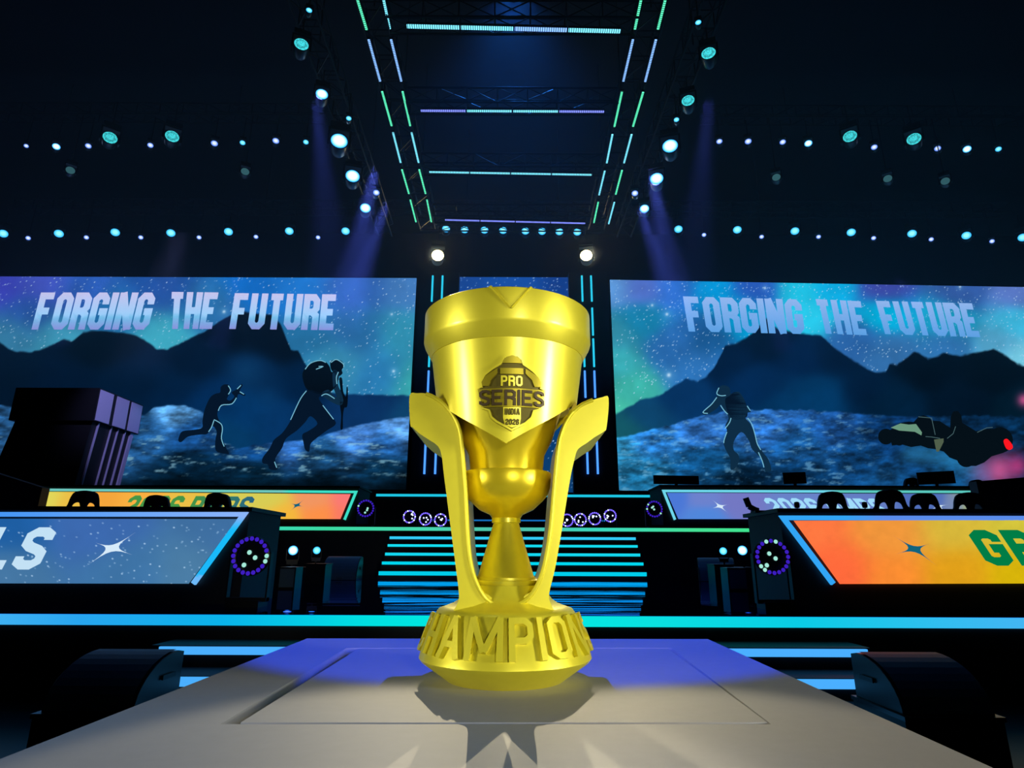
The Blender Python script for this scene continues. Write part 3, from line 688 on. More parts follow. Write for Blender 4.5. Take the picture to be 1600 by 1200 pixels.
def art_back_o(X, Y):
    c = rbf(X, Y, [(70, 780, (225, 215, 90)), (110, 790, (235, 190, 70)), (150, 780, (245, 165, 60)), (220, 790, (250, 175, 65)), (300, 785, (235, 190, 70)), (360, 785, (215, 205, 85)), (420, 780, (215, 205, 85)), (440, 805, (245, 185, 60)), (490, 780, (240, 150, 100)), (500, 805, (255, 145, 70)), (545, 780, (250, 120, 120)), (540, 805, (250, 120, 100))], 34)
    return c
def art_back_b(X, Y):
    c = rbf(X, Y, [(1050, 780, (75, 120, 215)), (1100, 780, (110, 130, 205)), (1100, 805, (80, 135, 220)), (1150, 780, (115, 120, 195)), (1250, 785, (105, 130, 200)), (1350, 785, (100, 125, 195)), (1450, 780, (80, 110, 185)), (1500, 790, (110, 130, 190)), (1515, 790, (185, 195, 90)), (1530, 785, (215, 200, 60))], 26)
    return c
FY = 5.3; BYY = 13.1
xl = PY(388, 800, FY).x
deskA, oA = panel_thing('near left player desk with blue starry LED front and white star', FY, [(-260, 803.5), (380, 803.5), (301, 912)], 7, [(-250, 810), (371, 811), (295, 912), (-250, 911)], art_blue,
    lambda x, y: lerpc((70, 150, 245), lerpc((140, 180, 250), (20, 190, 250), (y-808)/20), x/380) if y < 900 else (110, 185, 250), .76, (-7.2, xl), 945, 798.5, STZ)
xr = PY(1221, 804, FY).x
deskB, oB = panel_thing('near right player desk with orange to yellow LED front and teal star', FY, [(1860, 810), (1225, 809), (1303, 912)], 7, [(1240, 813.5), (1850, 812), (1850, 911), (1312, 912.5)], art_orange,
    lambda x, y: lerpc((50, 165, 245), (90, 140, 235), (x-1320)/60), .76, (xr, 7.2), 945, 803, STZ)
deskC, oC = panel_thing('far left player desk with orange LED front reading 2026 BMPS', BYY, [(40, 765), (556, 768.5), (538, 812)], 3.6, [(40, 768), (548, 772), (532, 811), (40, 810)], art_back_o,
    lambda x, y: (60, 225, 200) if x > 450 else (110, 200, 190), 1.1, (PY(0, 765, BYY).x, PY(560, 765, BYY).x), 815, 762, DKZ)
deskD, oD = panel_thing('far right player desk with lavender LED front reading 2026 BMPS', BYY, [(1560, 768.5), (1037, 767), (1055, 812)], 3.6, [(1042, 770), (1560, 772), (1560, 811), (1060, 811)], art_back_b,
    lambda x, y: (110, 215, 235) if x < 1300 else (90, 200, 190), 1.1, (PY(1033, 765, BYY).x, PY(1570, 765, BYY).x), 815, 762, DKZ)
WHT = emis('logo_white', (215, 235, 250), 1); TEAL = emis('logo_teal', (15, 100, 125), 1)
obj('star_emblem', px_poly(star_poly([(213, 831), (207, 867), (134, 885), (149, 848)], (175, 856), .04), oA), WHT, deskA, label='white four-pointed star')
obj('star_emblem', px_poly(star_poly([(1394, 836), (1454, 849), (1464, 884), (1399, 866)], (1429, 857.5), .04), oB), TEAL, deskB, label='teal four-pointed star')
obj('star_emblem', px_poly(star_poly([(477, 779), (476, 792), (452, 800), (452, 786)], (464, 789.5), .04), oC), TEAL, deskC, label='teal four-pointed star')
obj('star_emblem', px_poly(star_poly([(1112, 780), (1139, 788), (1138, 802), (1110, 795)], (1125, 791), .04), oD), WHT, deskD, label='white four-pointed star')
obj('star_emblem', px_poly(star_poly([(1452, 780), (1483, 788), (1480, 800), (1454, 797)], (1466, 791), .2), oD), WHT, deskD, label='white star behind a chair')
GRN = lambda u, v: (0, 125, 70)
letters('front_letter', flat_text('GRAND FINALS', [(1508, 828), (2080, 828), (2122, 884), (1545, 884)], oB, GRN, w_=.72, t=.24, gap=.12, space=.5), deskB)
letters('front_letter', flat_text('GRAND FINALS', [(-480, 822), (92, 824), (58, 890), (-515, 888)], oA, lambda u, v: (195, 225, 245), w_=.72, t=.22, gap=.12, space=.5), deskA)
letters('front_letter', flat_text('2026 BMPS', [(206, 774), (400, 776), (384, 809), (184, 809)], oC, lambda u, v: lerpc((70, 150, 70), (40, 100, 130), (u-.5)*2), w_=.62, t=.2, gap=.1, space=.35), deskC)
letters('front_letter', flat_text('2026 BMPS', [(1190, 778), (1370, 779), (1392, 806), (1214, 806)], oD, lambda u, v: (160, 220, 250), w_=.62, t=.2, gap=.1, space=.35), deskD)

# ------------------------------------------------------------------ the display table
tbl = thing('display_table', 'grey topped table in the foreground carrying the gold trophy', 'table', (0.02, .75, 0))
TOPM = mat('grey_table_board', (158, 158, 162), rough=.55, noise=.06, nscale=60, bump=.05, spec=.35)
WOOD = mat('raw_plywood_edge', (84, 62, 46), rough=.7, noise=.2, nscale=30)
def ext(a, b, Y):
    a = PZ(*a, TZ); b = PZ(*b, TZ); u = (Y-a.y)/(b.y-a.y); p = a+(b-a)*u; return (p.x, p.y)
farL = PZ(480, 997.5, TZ); farR = PZ(1106, 998.5, TZ)
TO = [ext((480, 997.5), (0, 1186), .28), (farL.x, farL.y), (farR.x, farR.y), ext((1106, 998.5), (1552, 1200), .28)]
g = lambda x, y: (lambda p: (p.x, p.y))(PZ(x, y, TZ))
HOLE = [g(344, 1131.5), g(541, 1012.5), g(1048.5, 1012), g(1205, 1131.5)]
INS = [g(376, 1128.8), g(560, 1013.5), g(1044, 1013.5), g(1199, 1128.8)]
def zmap(z): return lambda v: Vector((v.x, v.y, z+v.z))
obj('table_top', map_mesh(curve_mesh([TO, HOLE], .012), zmap(TZ-.012)), TOPM, tbl)
obj('inset_panel', map_mesh(curve_mesh([INS], .012), zmap(TZ-.012)), TOPM, tbl)
ctr = Vector((sum(p[0] for p in TO)/4, sum(p[1] for p in TO)/4))
obj('under_board', map_mesh(curve_mesh([[tuple(ctr+(Vector(p)-ctr)*.985) for p in TO]], .01), zmap(TZ-.062)), WOOD, tbl)
obj('table_skirt', map_mesh(curve_mesh([[tuple(ctr+(Vector(p)-ctr)*.93) for p in TO]], (TZ-.072)/2), zmap((TZ-.072)/2)), BLACK, tbl)

# ------------------------------------------------------------------ the trophy
TY = .856; TX = PY(791, 800, TY).x
def zt_of(py, y=TY): return PY(791, py, y).z
def rr(hw, z, y=TY): # silhouette half width px -> radius
    d = y*fw.y+(z-CZ)*fw.z; return hw*d/F
tro = thing('trophy', 'large satin gold trophy cup with CHAMPIONS raised round its base', 'trophy', (TX, TY, TZ))
c0 = (TX, TY, 0)
zw = TZ+.027                         # widest line of the base
ztop = TZ+.086                       # top edge of the lettered cone
R_bot, R_w = .080, rr(134, zw)
R_t = rr(105, ztop)
base = [(0, TZ), (R_bot-.004, TZ), (R_bot, TZ+.003), (R_w-.003, zw-.004), (R_w, zw), (R_w-.001, zw+.004), (R_t+.002, ztop-.004), (R_t-.001, ztop),
        (R_t-.010, ztop+.003), (R_t-.020, ztop+.0065), (R_t-.028, ztop+.012), (R_t-.034, ztop+.020), (.051, ztop+.030), (.047, ztop+.030), (.045, ztop+.01), (0, ztop+.01)]
obj('base', MB().lathe(base, 96, c0), GOLD, tro, smooth=True)
zc0 = zt_of(905); zc1 = zt_of(818); zn = zt_of(809); 
zcup = zt_of(740); zdr = zt_of(672)
ped = [(0, zt_of(960)), (rr(40, zt_of(955)), zt_of(955)), (rr(50, zt_of(930)), zt_of(930)), (rr(54, zc0), zc0-.001), (rr(53, zc0), zc0), (0, zc0)]
obj('pedestal_bowl', MB().lathe(ped, 64, c0), GOLD, tro, smooth=True)
stem = [(0, zc0-.002), (rr(46, zc0), zc0-.002), (rr(46, zc0), zc0+.003), (rr(43.5, zc0), zc0+.005), (rr(20, zc1), zc1), (rr(22.5, zc1), zc1+.001), (rr(22.5, zn), zn-.001), (rr(21, zn), zn), (0, zn)]
obj('stem', MB().lathe(stem, 64, c0), GOLD, tro, smooth=True)
zb2 = zt_of(773)
bowl = [(0, zn-.002), (rr(21, zn), zn-.002), (rr(26, zn), zn+.004), (rr(42, zt_of(797)), zt_of(797)), (rr(57, zt_of(783)), zt_of(783)), (rr(65, zb2), zb2), (rr(68.5, zt_of(762)), zt_of(762)), (rr(70, zcup), zcup-.002), (rr(69, zcup), zcup), (0, zcup)]
obj('lower_bowl', MB().lathe(bowl, 96, c0), mat('polished_gold', (236, 212, 36), rough=.32, metal=.6), tro, smooth=True)
drum = [(0, zcup-.001), (rr(56, zcup), zcup-.001), (rr(59, zt_of(712)), zt_of(712)), (rr(70, zt_of(690)), zt_of(690)), (rr(86, zt_of(640)), zt_of(640)), (0, zt_of(640))]
obj('cup_drum', MB().lathe(drum, 96, c0), MATS['polished_gold'], tro, smooth=True)
# cup shell with a V-shaped lower edge front and back
zr0 = CZ+.2965; zr1 = CZ+.343; zs0 = CZ+.276; zb3 = PY(798, 697, TY-.07).z; zs3 = PY(705, 640, TY-.03).z
R_r = rr(128, (zr0+zr1)/2); R_s = rr(117, zs0); R_l = rr(96, zs3)
mb = MB(); n = 144; KR = 14
def shell_r(z): u = (zs0+.004-z)/(zs0+.004-zb3); return R_s+(rr(100, zb3)-R_s)*u
for layer in (0, 1):
    for k in range(KR+1):
        for i in range(n):
            a = 2*PI*i/n; ca = abs(math.cos(a)); 
            u = min(1, math.asin(min(1, ca))/(PI/2*.82))     # 0 at front/back, 1 at the sides
            zl = zb3+(zs3+.012-zb3)*u
            z = zl+(zs0+.004-zl)*k/KR; r_ = shell_r(z)-(.006 if layer else 0)
            mb.v.append((TX+r_*math.cos(a), TY+r_*math.sin(a), z))
N1 = (KR+1)*n
for k in range(KR):
    for i in range(n):
        j = (i+1) % n; mb.f.append((k*n+i, k*n+j, (k+1)*n+j, (k+1)*n+i)); mb.f.append((N1+k*n+i, N1+(k+1)*n+i, N1+(k+1)*n+j, N1+k*n+j))
for i in range(n): j = (i+1) % n; mb.f.append((i, N1+i, N1+j, j))
obj('cup_shell', mb, GOLD, tro, smooth=True)
inner = [(0, zt_of(640)-.004), (shell_r(zt_of(660))-.008, zt_of(640)-.004), (shell_r(zt_of(600))-.008, zt_of(600)), (0, zt_of(600))]
obj('cup_floor', MB().lathe(inner, 96, c0), GOLD, tro, smooth=True)
rim = [(R_s-.008, zs0+.012), (R_s-.008, zs0-.001), (R_s+.0005, zs0), (R_r-.0015, zr0-.002), (R_r, zr0+.003), (R_r, zr1-.002), (R_r-.003, zr1), (R_r-.02, zr1), (R_r-.022, zr1-.03), (R_s-.008, zs0+.012)]
obj('rim', MB().lathe(rim, 128, c0, cap=False), GOLD, tro, smooth=True)
# V ridge on the rim
def cyl(u, z, r): # u metres along surface from front
    a = -PI/2+u/r; return (TX+r*math.cos(a), TY+r*math.sin(a), z)
du = PY(798, 470, TY-.12).x-TX
mb = MB()
for s_ in (-1, 1):
    ed = [(0, 0), (1, 0), (1, 1), (0, 1)]
    for k in range(10):
        u0, u1 = k/10, (k+1)/10
        x0, x1 = du+s_*.027*u0, du+s_*.027*u1; za, zbb = zr0+.014+(zr1-zr0-.0145)*u0, zr0+.014+(zr1-zr0-.0145)*u1
        p = [cyl(x0-.0035, za, R_r-.002), cyl(x0+.0035, za, R_r-.002), cyl(x1+.0035, zbb, R_r-.002), cyl(x1-.0035, zbb, R_r-.002)]
        q = [cyl(x0, za, R_r+.0028), cyl(x0+.0006, za, R_r+.0028), cyl(x1+.0006, zbb, R_r+.0028), cyl(x1, zbb, R_r+.0028)]
        mb.hexa(p+q)
obj('rim_chevron', mb, GOLD, tro)
# handles: front outline extruded in depth
HYF, HYB = TY-.058, TY+.10
def hp(P, y): return [(lambda p: (p.x, p.z))(PY(a, b, y)) for a, b in P]
LH = [(640, 618), (652, 614.5), (666, 615), (684, 624), (700, 638), (712, 656), (719, 676), (722, 700), (727, 760), (730, 820), (733, 862), (739, 895), (750, 922), (766, 941), (790, 951),
      (790, 995), (690, 995), (694, 968), (708, 955), (715, 942), (717, 928), (712, 885), (703, 815), (694, 745), (690, 712), (684, 697), (670, 687), (655, 677), (645, 668), (641, 662)]
RH = [(951, 622), (940, 621), (926, 625), (910, 632), (896, 643), (884, 660), (876, 680), (872, 700), (866, 760), (861, 820), (855, 862), (848, 893), (836, 921), (820, 939), (790, 951),
      (790, 995), (886, 995), (882, 970), (868, 957), (861, 944), (858, 928), (868, 885), (880, 815), (891, 748), (898, 716), (903, 702), (917, 692), (931, 682), (944, 674), (948, 666)]
def handle(P):
    P = [tuple(q) for q in bez(P[:14]+P[16:], 4)]; P = P[:13*4+1]+[(790, 995), (690 if P[0][0] < 790 else 886, 995)]+P[14*4:]
    front = hp(P, HYF); me = curve_mesh([front], (HYB-HYF)/2, 0)
    def fn(v):
        u = (v.z+(HYB-HYF)/2)/(HYB-HYF)
        return Vector((v.x, HYF+(HYB-HYF)*u, v.y))
    return map_mesh(me, fn)
for P, lb in ((LH, 'left'), (RH, 'right')):
    h_ = obj('handle', handle(P), GOLD, tro, smooth=True)
    # raised lip along the inner edge
    F_ = hp(P[2:15], HYF-.001); mb = MB()
    F2 = bez(F_, 3, False)
    for a, b in zip(F2[:-1], F2[1:]): mb.tube((a[0], HYF-.001, a[1]), (b[0], HYF-.001, b[1]), .0028, 8)
    obj('handle_lip', mb, GOLD, h_, smooth=True)
# CHAMPIONS wrapped round the cone
S, W, K_ = text_strokes('CHAMPIONS', .62, .15, .13, .3, True)
A0, A1 = math.radians(-90-86), math.radians(-90+87)
zlo, zhi = zw+.009, ztop-.005
def cone(u, v, h):
    z = zlo+(zhi-zlo)*v; r_ = R_w+(R_t-R_w)*(z-zw)/(ztop-zw)+h; a = A0+(A1-A0)*u
    return (TX+r_*math.cos(a), TY+r_*math.sin(a), z+h*.3)
for ki in range(9):
    mb = MB()
    for s in [a for a, b in zip(S, K_) if b == ki]:
        for q in thick(s, .15, .12):
            mb.hexa([cone(p.x/W, p.y, -.001) for p in q]+[cone(p.x/W, p.y, .0062) for p in q])
    obj('raised_letter', mb, GOLD, tro)
# emblem on the cup
emc = PY(799.5, 612, TY-.1); ez0 = emc.z
def em_scale(): d = (TY-.1)*fw.y+(ez0-CZ)*fw.z; return d/F
ES = em_scale()*1.04
def emb_fn(h0):
    def fn(v):
        u = (v.x-791)*ES; z = ez0-( -v.y-612)*ES*1.02; r_ = shell_r(z)+v.z+h0; a = -PI/2+u/shell_r(z)
        return Vector((TX+r_*math.cos(a), TY+r_*math.sin(a), z))
    return fn
def relief(polys, h, h0, name, m=None, parent=None, label=None):
    me = curve_mesh([[(x, -y) for x, y in P] for P in polys], h/2)
    return obj(name, map_mesh(me, emb_fn(h0), 5), m or GOLD, parent or tro, label=label)
E = 140/1200
def e(P): return [(730+a*E, 540+b*E) for a, b in P]
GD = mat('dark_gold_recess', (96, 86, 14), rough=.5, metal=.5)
outl = e([(455, 260), (480, 200), (530, 160), (600, 148), (670, 160), (715, 200), (740, 265), (860, 340), (960, 420), (1000, 490), (980, 565), (1045, 580), (1010, 700), (970, 830), (880, 860), (850, 950), (760, 1030), (660, 1080), (590, 1115), (520, 1075), (400, 1010), (330, 950), (300, 860), (210, 830), (165, 700), (130, 580), (200, 555), (185, 490), (240, 400), (350, 320)])
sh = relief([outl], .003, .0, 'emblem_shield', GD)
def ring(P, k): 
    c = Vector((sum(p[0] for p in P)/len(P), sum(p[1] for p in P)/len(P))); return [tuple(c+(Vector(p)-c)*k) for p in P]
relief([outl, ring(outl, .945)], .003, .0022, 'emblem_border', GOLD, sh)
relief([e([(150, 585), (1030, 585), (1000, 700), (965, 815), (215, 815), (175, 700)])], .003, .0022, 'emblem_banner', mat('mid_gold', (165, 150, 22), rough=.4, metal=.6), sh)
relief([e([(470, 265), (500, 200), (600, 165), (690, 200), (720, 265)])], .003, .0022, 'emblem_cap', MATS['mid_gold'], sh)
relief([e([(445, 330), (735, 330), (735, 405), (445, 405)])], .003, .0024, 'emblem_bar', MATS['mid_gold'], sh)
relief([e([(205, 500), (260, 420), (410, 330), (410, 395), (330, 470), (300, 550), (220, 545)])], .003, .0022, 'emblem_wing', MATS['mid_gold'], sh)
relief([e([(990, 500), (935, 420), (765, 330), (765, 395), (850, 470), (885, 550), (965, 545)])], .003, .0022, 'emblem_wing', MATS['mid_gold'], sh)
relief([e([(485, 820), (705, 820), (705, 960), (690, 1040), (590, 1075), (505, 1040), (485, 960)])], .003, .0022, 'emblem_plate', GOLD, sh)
def relief_text(txt, x0, x1, y0, y1, h0, name, m, parent, w_=.5, t=.17, label=None, taper=0):
    S, W = text_strokes(txt, w_, t, .1); mb = MB(); fn = emb_fn(h0)
    for s in S:
        for q in thick(s, t, .2):
            def pt(p, hh):
                x = x0+(x1-x0)*p.x/W; y = y1+(y0-y1)*p.y; x, y = e([(x, y)])[0]
                return fn(Vector((x, -y, hh)))
            mb.hexa([pt(p, 0) for p in q]+[pt(p, .0022) for p in q])
    return obj(name, mb, m, parent, label=label)
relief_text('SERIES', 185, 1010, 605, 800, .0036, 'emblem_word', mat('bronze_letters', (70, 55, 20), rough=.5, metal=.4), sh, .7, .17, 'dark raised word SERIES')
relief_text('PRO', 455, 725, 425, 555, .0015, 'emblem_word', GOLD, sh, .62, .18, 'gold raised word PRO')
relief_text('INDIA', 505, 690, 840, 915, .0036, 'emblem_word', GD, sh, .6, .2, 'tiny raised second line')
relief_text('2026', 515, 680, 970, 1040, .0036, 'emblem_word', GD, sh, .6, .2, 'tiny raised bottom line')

# ------------------------------------------------------------------ moving lights
LCY = emis('lens_cyan_cells', (70, 225, 235), 1.5, dots=55); LWH = emis_radial('lens_white', (225, 240, 255), (60, 120, 240), 1.3); LSK = emis_radial('lens_sky_blue', (140, 235, 255), (40, 180, 250), 1.5)
LBR = emis_radial('lens_bright_blue_white', (225, 250, 255), (40, 160, 255), 2.2); LGD = emis('lens_warm_white', (255, 225, 150), 30); LDM = emis('lens_dim_teal', (60, 110, 120), .7)
def make_head(name, lens, R=.1):
    """hanging moving head at origin, lens faces -Y; parts centred on the lens"""
    t = thing(name, 'proto', 'light', (0, 0, 0)); s = R/.1
    My = Matrix.Rotation(PI/2, 3, 'X')
    hd = obj('lamp_head', MB().lathe([(0, .26*s), (.07*s, .255*s), (.10*s, .20*s), (.115*s, .06*s), (.118*s, .0), (.108*s, -.006*s), (.1*s, .002*s), (.1*s, .01*s), (0, .01*s)], 20, (0, 0, 0), Matrix.Rotation(-PI/2, 3, 'X')), PLASTIC, t, smooth=True)
    obj('lens', MB().lathe([(0, -.012*s), (.05*s, -.010*s), (.1*s, 0), (.1*s, .004*s), (0, .004*s)], 20, (0, 0, 0), Matrix.Rotation(-PI/2, 3, 'X')), lens, hd)
    mb = MB()
    for sx in (-1, 1): mb.box(sx*.13*s-.012*s, sx*.13*s+.012*s, .06*s, .16*s, -.03*s, .2*s)
    mb.box(-.142*s, .142*s, .06*s, .16*s, .2*s, .225*s)
    obj('yoke', mb, METAL, t)
    obj('base_box', MB().box(-.12*s, .12*s, .03*s, .19*s, .225*s, .30*s), METAL, t)
    obj('truss_clamp', MB().box(-.02*s, .02*s, .09*s, .13*s, .30*s, .36*s), METAL, t)
    index(t); return t
class Placer:
    def __init__(s, name, lens, R=.1): s.p = make_head(name, lens, R); s.R = R; s.used = False
    def put(s, pos, rad, label, group=None, aim=None, flip=False, hang=None):
        o = s.p if not s.used else copy_tree(s.p); s.used = True
        o.location = pos; k = rad/s.R; o.scale = (k, k, -k if flip else k)
        d = Vector(pos)-(aim if aim is not None else CAM)
        yaw = math.atan2(-d.x, d.y)
        o.rotation_euler = (0, 0, yaw)
        o['label'] = label
        if group: o['group'] = group
        o['category'] = 'light'
        if hang is not None:
            M = Matrix.LocRotScale(Vector(pos), o.rotation_euler, o.scale).inverted(); Mw = M.inverted()
            a = Mw @ Vector((0, .11*s.R/.1, .33*s.R/.1)); h = Vector(hang); tp = Vector((a.x, a.y, h.z+.012))
            P = [a, tp]
            if abs(h.x-a.x) > .02 or abs(h.y-a.y) > .02: P.append(Vector((h.x, h.y, h.z+.012)))
            mb = MB().path([M @ p for p in P], .012/k, 6); g_ = obj('hanging_pole', mb, METAL, None); g_.parent = o
        return o
P_wash = Placer('wash_light', LCY); P_beam = Placer('beam_light', LWH); P_sky = Placer('wash_light', LSK); P_br = Placer('beam_light', LBR); P_gold = Placer('spot_light', LGD); P_dim = Placer('beam_light', LDM)
HANG = {}
def put_at(pl, px, py, Y, rpx, label, group=None, Zh=None):
    p = PZ(px, py, Zh) if Zh else PY(px, py, Y); r = rpx*dep(p)/F
    k = HANG.get(Zh or Y); hg = None
    if k:
        if len(k) == 2: hg = (p.x, k[0], k[1])
        else:
            A, B = k[0 if p.x < 0 else 1]; u = (p.y+.11-A.y)/(B.y-A.y); cx_ = A.x+(B.x-A.x)*u; hg = (cx_+(.18 if p.x > cx_ else -.18), p.y+.11, k[2])
    return pl.put(tuple(p), r, label, group, hang=hg)
BY = 16.0; MY = 13.2; HZ = CZ+8
zbk = PY(800, 358, BY).z+.75; zm = PY(800, 213, MY).z+.75
SLL = [(PZ(471, 69, HZ-.45), PZ(571, 325, HZ-.45)), (PZ(1107, 83, HZ-.45), PZ(1007, 326, HZ-.45))]
HANG[BY] = (BY-.07, zbk-.17); HANG[BY-.3] = HANG[BY]; HANG[BY-.5] = HANG[BY]
HANG[MY] = (MY-.07, zm-.17); HANG[MY-.6] = HANG[MY]; HANG[MY-.1] = HANG[MY]
HANG[HZ-.45] = (SLL[0], SLL[1], HZ+.12)
HANG[14.8] = (14.85, PY(684, 399, 14.8).z+1.1-.15)
ovL = [(5, 365), (92, 365), (180, 363), (267, 364), (357, 362), (452, 361), (540, 361)]
ovR = [(1060, 358), (1152, 359), (1242, 361), (1330, 363), (1425, 365), (1510, 368), (1598, 371)]
for i, (x, y) in enumerate(ovL): put_at(P_sky, x, y, BY, 6.2, 'sky blue wash light above the left screen, %s from the left' % ORD[i], 'sky blue wash lights above the screens')
for i, (x, y) in enumerate(ovR): put_at(P_sky, x, y, BY, 6.2, 'sky blue wash light above the right screen, %s from the left' % ORD[i], 'sky blue wash lights above the screens')
smL = [(44, 372), (135, 371), (220, 371), (311, 371), (400, 370), (497, 371)]
smR = [(1100, 367), (1190, 370), (1279, 370), (1365, 372), (1455, 374), (1550, 377)]
for i, (x, y) in enumerate(smL): put_at(P_beam, x, y, BY-.3, 3.4, 'tiny white beam light above the left screen, %s from the left' % ORD[i], 'tiny white beam lights above the screens')
for i, (x, y) in enumerate(smR): put_at(P_beam, x, y, BY-.3, 3.4, 'tiny white beam light above the right screen, %s from the left' % ORD[i], 'tiny white beam lights above the screens')
for i, (x, y) in enumerate([(697, 357.5), (726, 359), (757, 359.5), (786, 360), (821, 361), (847, 361.5), (874, 362), (902, 362.5)]):
    put_at(P_sky, x, y, BY-.5, 6, 'round cyan light above the trophy, %s of eight from the left' % ORD[i], 'row of eight cyan lights above the trophy')
midL = [(41, 228, 3.2, P_beam), (88, 229, 5.2, P_br), (138, 228, 4.2, P_beam), (235, 227, 4.2, P_beam), (335, 224, 5, P_beam), (379, 223, 4, P_sky), (431, 220, 5, P_beam), (478, 222, 4, P_sky)]
midR = [(1124, 221, 4.5, P_beam), (1169, 221, 5, P_beam), (1223, 222, 4.5, P_beam), (1263, 224, 5.5, P_br), (1366, 230, 4.5, P_beam), (1465, 232, 4.5, P_beam), (1511, 233, 5.5, P_br), (1560, 233, 4, P_sky)]
for i, (x, y, r, p) in enumerate(midL): put_at(p, x, y, MY, r, 'small white light on the left middle truss, %s from the left' % ORD[i], 'small lights on the middle trusses')
for i, (x, y, r, p) in enumerate(midR): put_at(p, x, y, MY, r, 'small white light on the right middle truss, %s from the left' % ORD[i], 'small lights on the middle trusses')
for x, y, l in [(172, 215, 'big round cyan cell light at upper left, the outer one of two'), (269, 213, 'big round cyan cell light at upper left, the inner one of two'), (1328, 213, 'big round cyan cell light at upper right, the inner one of two'), (1428, 217, 'big round cyan cell light at upper right, the outer one of two')]:
    put_at(P_wash, x, y, MY-.6, 9.6, l, 'big cyan cell lights on the middle trusses')
for i, (x, y, l) in enumerate([(110, 266, 'unlit hanging lamp at far left under the middle truss'), (383, 268, 'unlit hanging lamp left of centre under the middle truss'), (1213, 277, 'unlit hanging lamp right of centre under the middle truss'), (1387, 279, 'unlit hanging lamp at right under the middle truss'), (1477, 283, 'unlit hanging lamp at far right under the middle truss')]):
    put_at(P_dim, x, y, MY-.1, 6, l, 'unlit lamps under the middle truss')
sideL = [(483, 16, 4.5, P_sky, 'small blue light at the very top of the left truss'), (471, 69, 10.5, P_wash, 'large cyan cell light near the top of the left truss'), (503, 147, 9, P_br, 'white glowing light on the left truss under the large cyan one'), (545, 185, 4, P_sky, 'small blue light beside the left truss between two bright ones'),
         (530, 220, 12.5, P_br, 'brightest blue white lamp on the left truss'), (551, 275, 10.5, P_br, 'second brightest lamp on the left truss, just below the brightest'), (588, 301, 5, P_beam, 'small white lamp low on the left truss'), (571, 325, 8, P_br, 'lowest bright lamp on the left truss')]
sideR = [(1091, 35, 4.5, P_sky, 'small blue light at the very top of the right truss'), (1107, 83, 10.5, P_wash, 'large cyan cell light near the top of the right truss'), (1075, 157, 9.5, P_wash, 'pale cyan light on the right truss under the large cyan one'), (1057, 187, 4, P_sky, 'small blue light beside the right truss'),
         (1047, 228, 11.5, P_br, 'brightest blue white lamp on the right truss'), (1026, 279, 10, P_br, 'second brightest lamp on the right truss, just below the brightest'), (992, 302, 5, P_beam, 'small white lamp low on the right truss'), (1007, 326, 7, P_br, 'lowest bright lamp on the right truss')]
for x, y, r, p, l in sideL+sideR: put_at(p, x, y, 0, r, l, None, HZ-.45)
put_at(P_gold, 684, 399, 14.8, 9, 'dazzling warm white spotlight above the left light column', 'pair of warm backlights')
put_at(P_gold, 916, 399, 14.8, 9, 'dazzling warm white spotlight above the right light column', 'pair of warm backlights')
# on-stage beam lights (standing: flipped)
for x, y, r, l in [(458, 860, 7, 'white floor light beside the near left desk'), (495, 860, 5.5, 'blue floor light between the near left desk and the stairs'), (1130, 861, 5.5, 'blue floor light between the stairs and the near right desk'), (1160, 860, 7, 'white floor light beside the near right desk')]:
    p = PY(x, y, 9.0); rad = r*dep(p)/F
    pl = P_br if r > 6 else P_sky
    o = pl.put(tuple(p), rad, l, 'beam lights standing on the stage', aim=CAM, flip=True)
    k = rad/.1; zbm = p.z-.36*k
    xx = 'low black equipment case under the %s' % l.split(' beside')[0].split(' between')[0]
    side = 'left' if x < 800 else 'right'
    c_ = thing('equipment_case', 'black case carrying the %s on the %s side of the stage' % (l.split(' ')[0]+' floor light', side), 'case', (p.x, 9.15, STZ))
    obj('case_body', MB().box(p.x-.14, p.x+.14, 9.02, 9.34, STZ, zbm-.02), PLASTIC, c_)
    obj('case_lid', MB().box(p.x-.15, p.x+.15, 9.01, 9.35, zbm-.02, zbm), METAL, c_)

# ------------------------------------------------------------------ trusses
def truss(label, a, b, w_=.38, rad=.022, step=.5, chains=2):
    a = Vector(a); b = Vector(b); d = (b-a); L = d.length; d = d/L; s = d.cross(Vector((0, 0, 1))).normalized()*w_/2; u = Vector((0, 0, w_/2))
    t = thing('lighting_truss', label, 'truss', tuple(a))
    mb = MB(); cs = [s+u, s-u, -s-u, -s+u]
    for c in cs: mb.tube(a+c, b+c, rad, 6)
    obj('chords', mb, METAL, t)
    mb = MB(); n = max(2, int(L/step))
    for i in range(n):
        p, q = a+d*(L*i/n), a+d*(L*(i+1)/n)
        for k in range(4):
            c1, c2 = cs[k], cs[(k+1) % 4]
            if i % 2: c1, c2 = c2, c1
            mb.tube(p+c1, q+c2, rad*.5, 5, cap=False)
            mb.tube(p+cs[k], p+cs[(k+1) % 4], rad*.5, 5, cap=False)
    o = obj('lattice', mb, METAL, t); o['kind'] = 'stuff'
    for i in range(chains):
        p = a+d*(L*(i+.5)/chains); obj('hoist_chain', MB().tube(p, (p.x, p.y, 12.99), .012, 6), METAL, t)
    return t
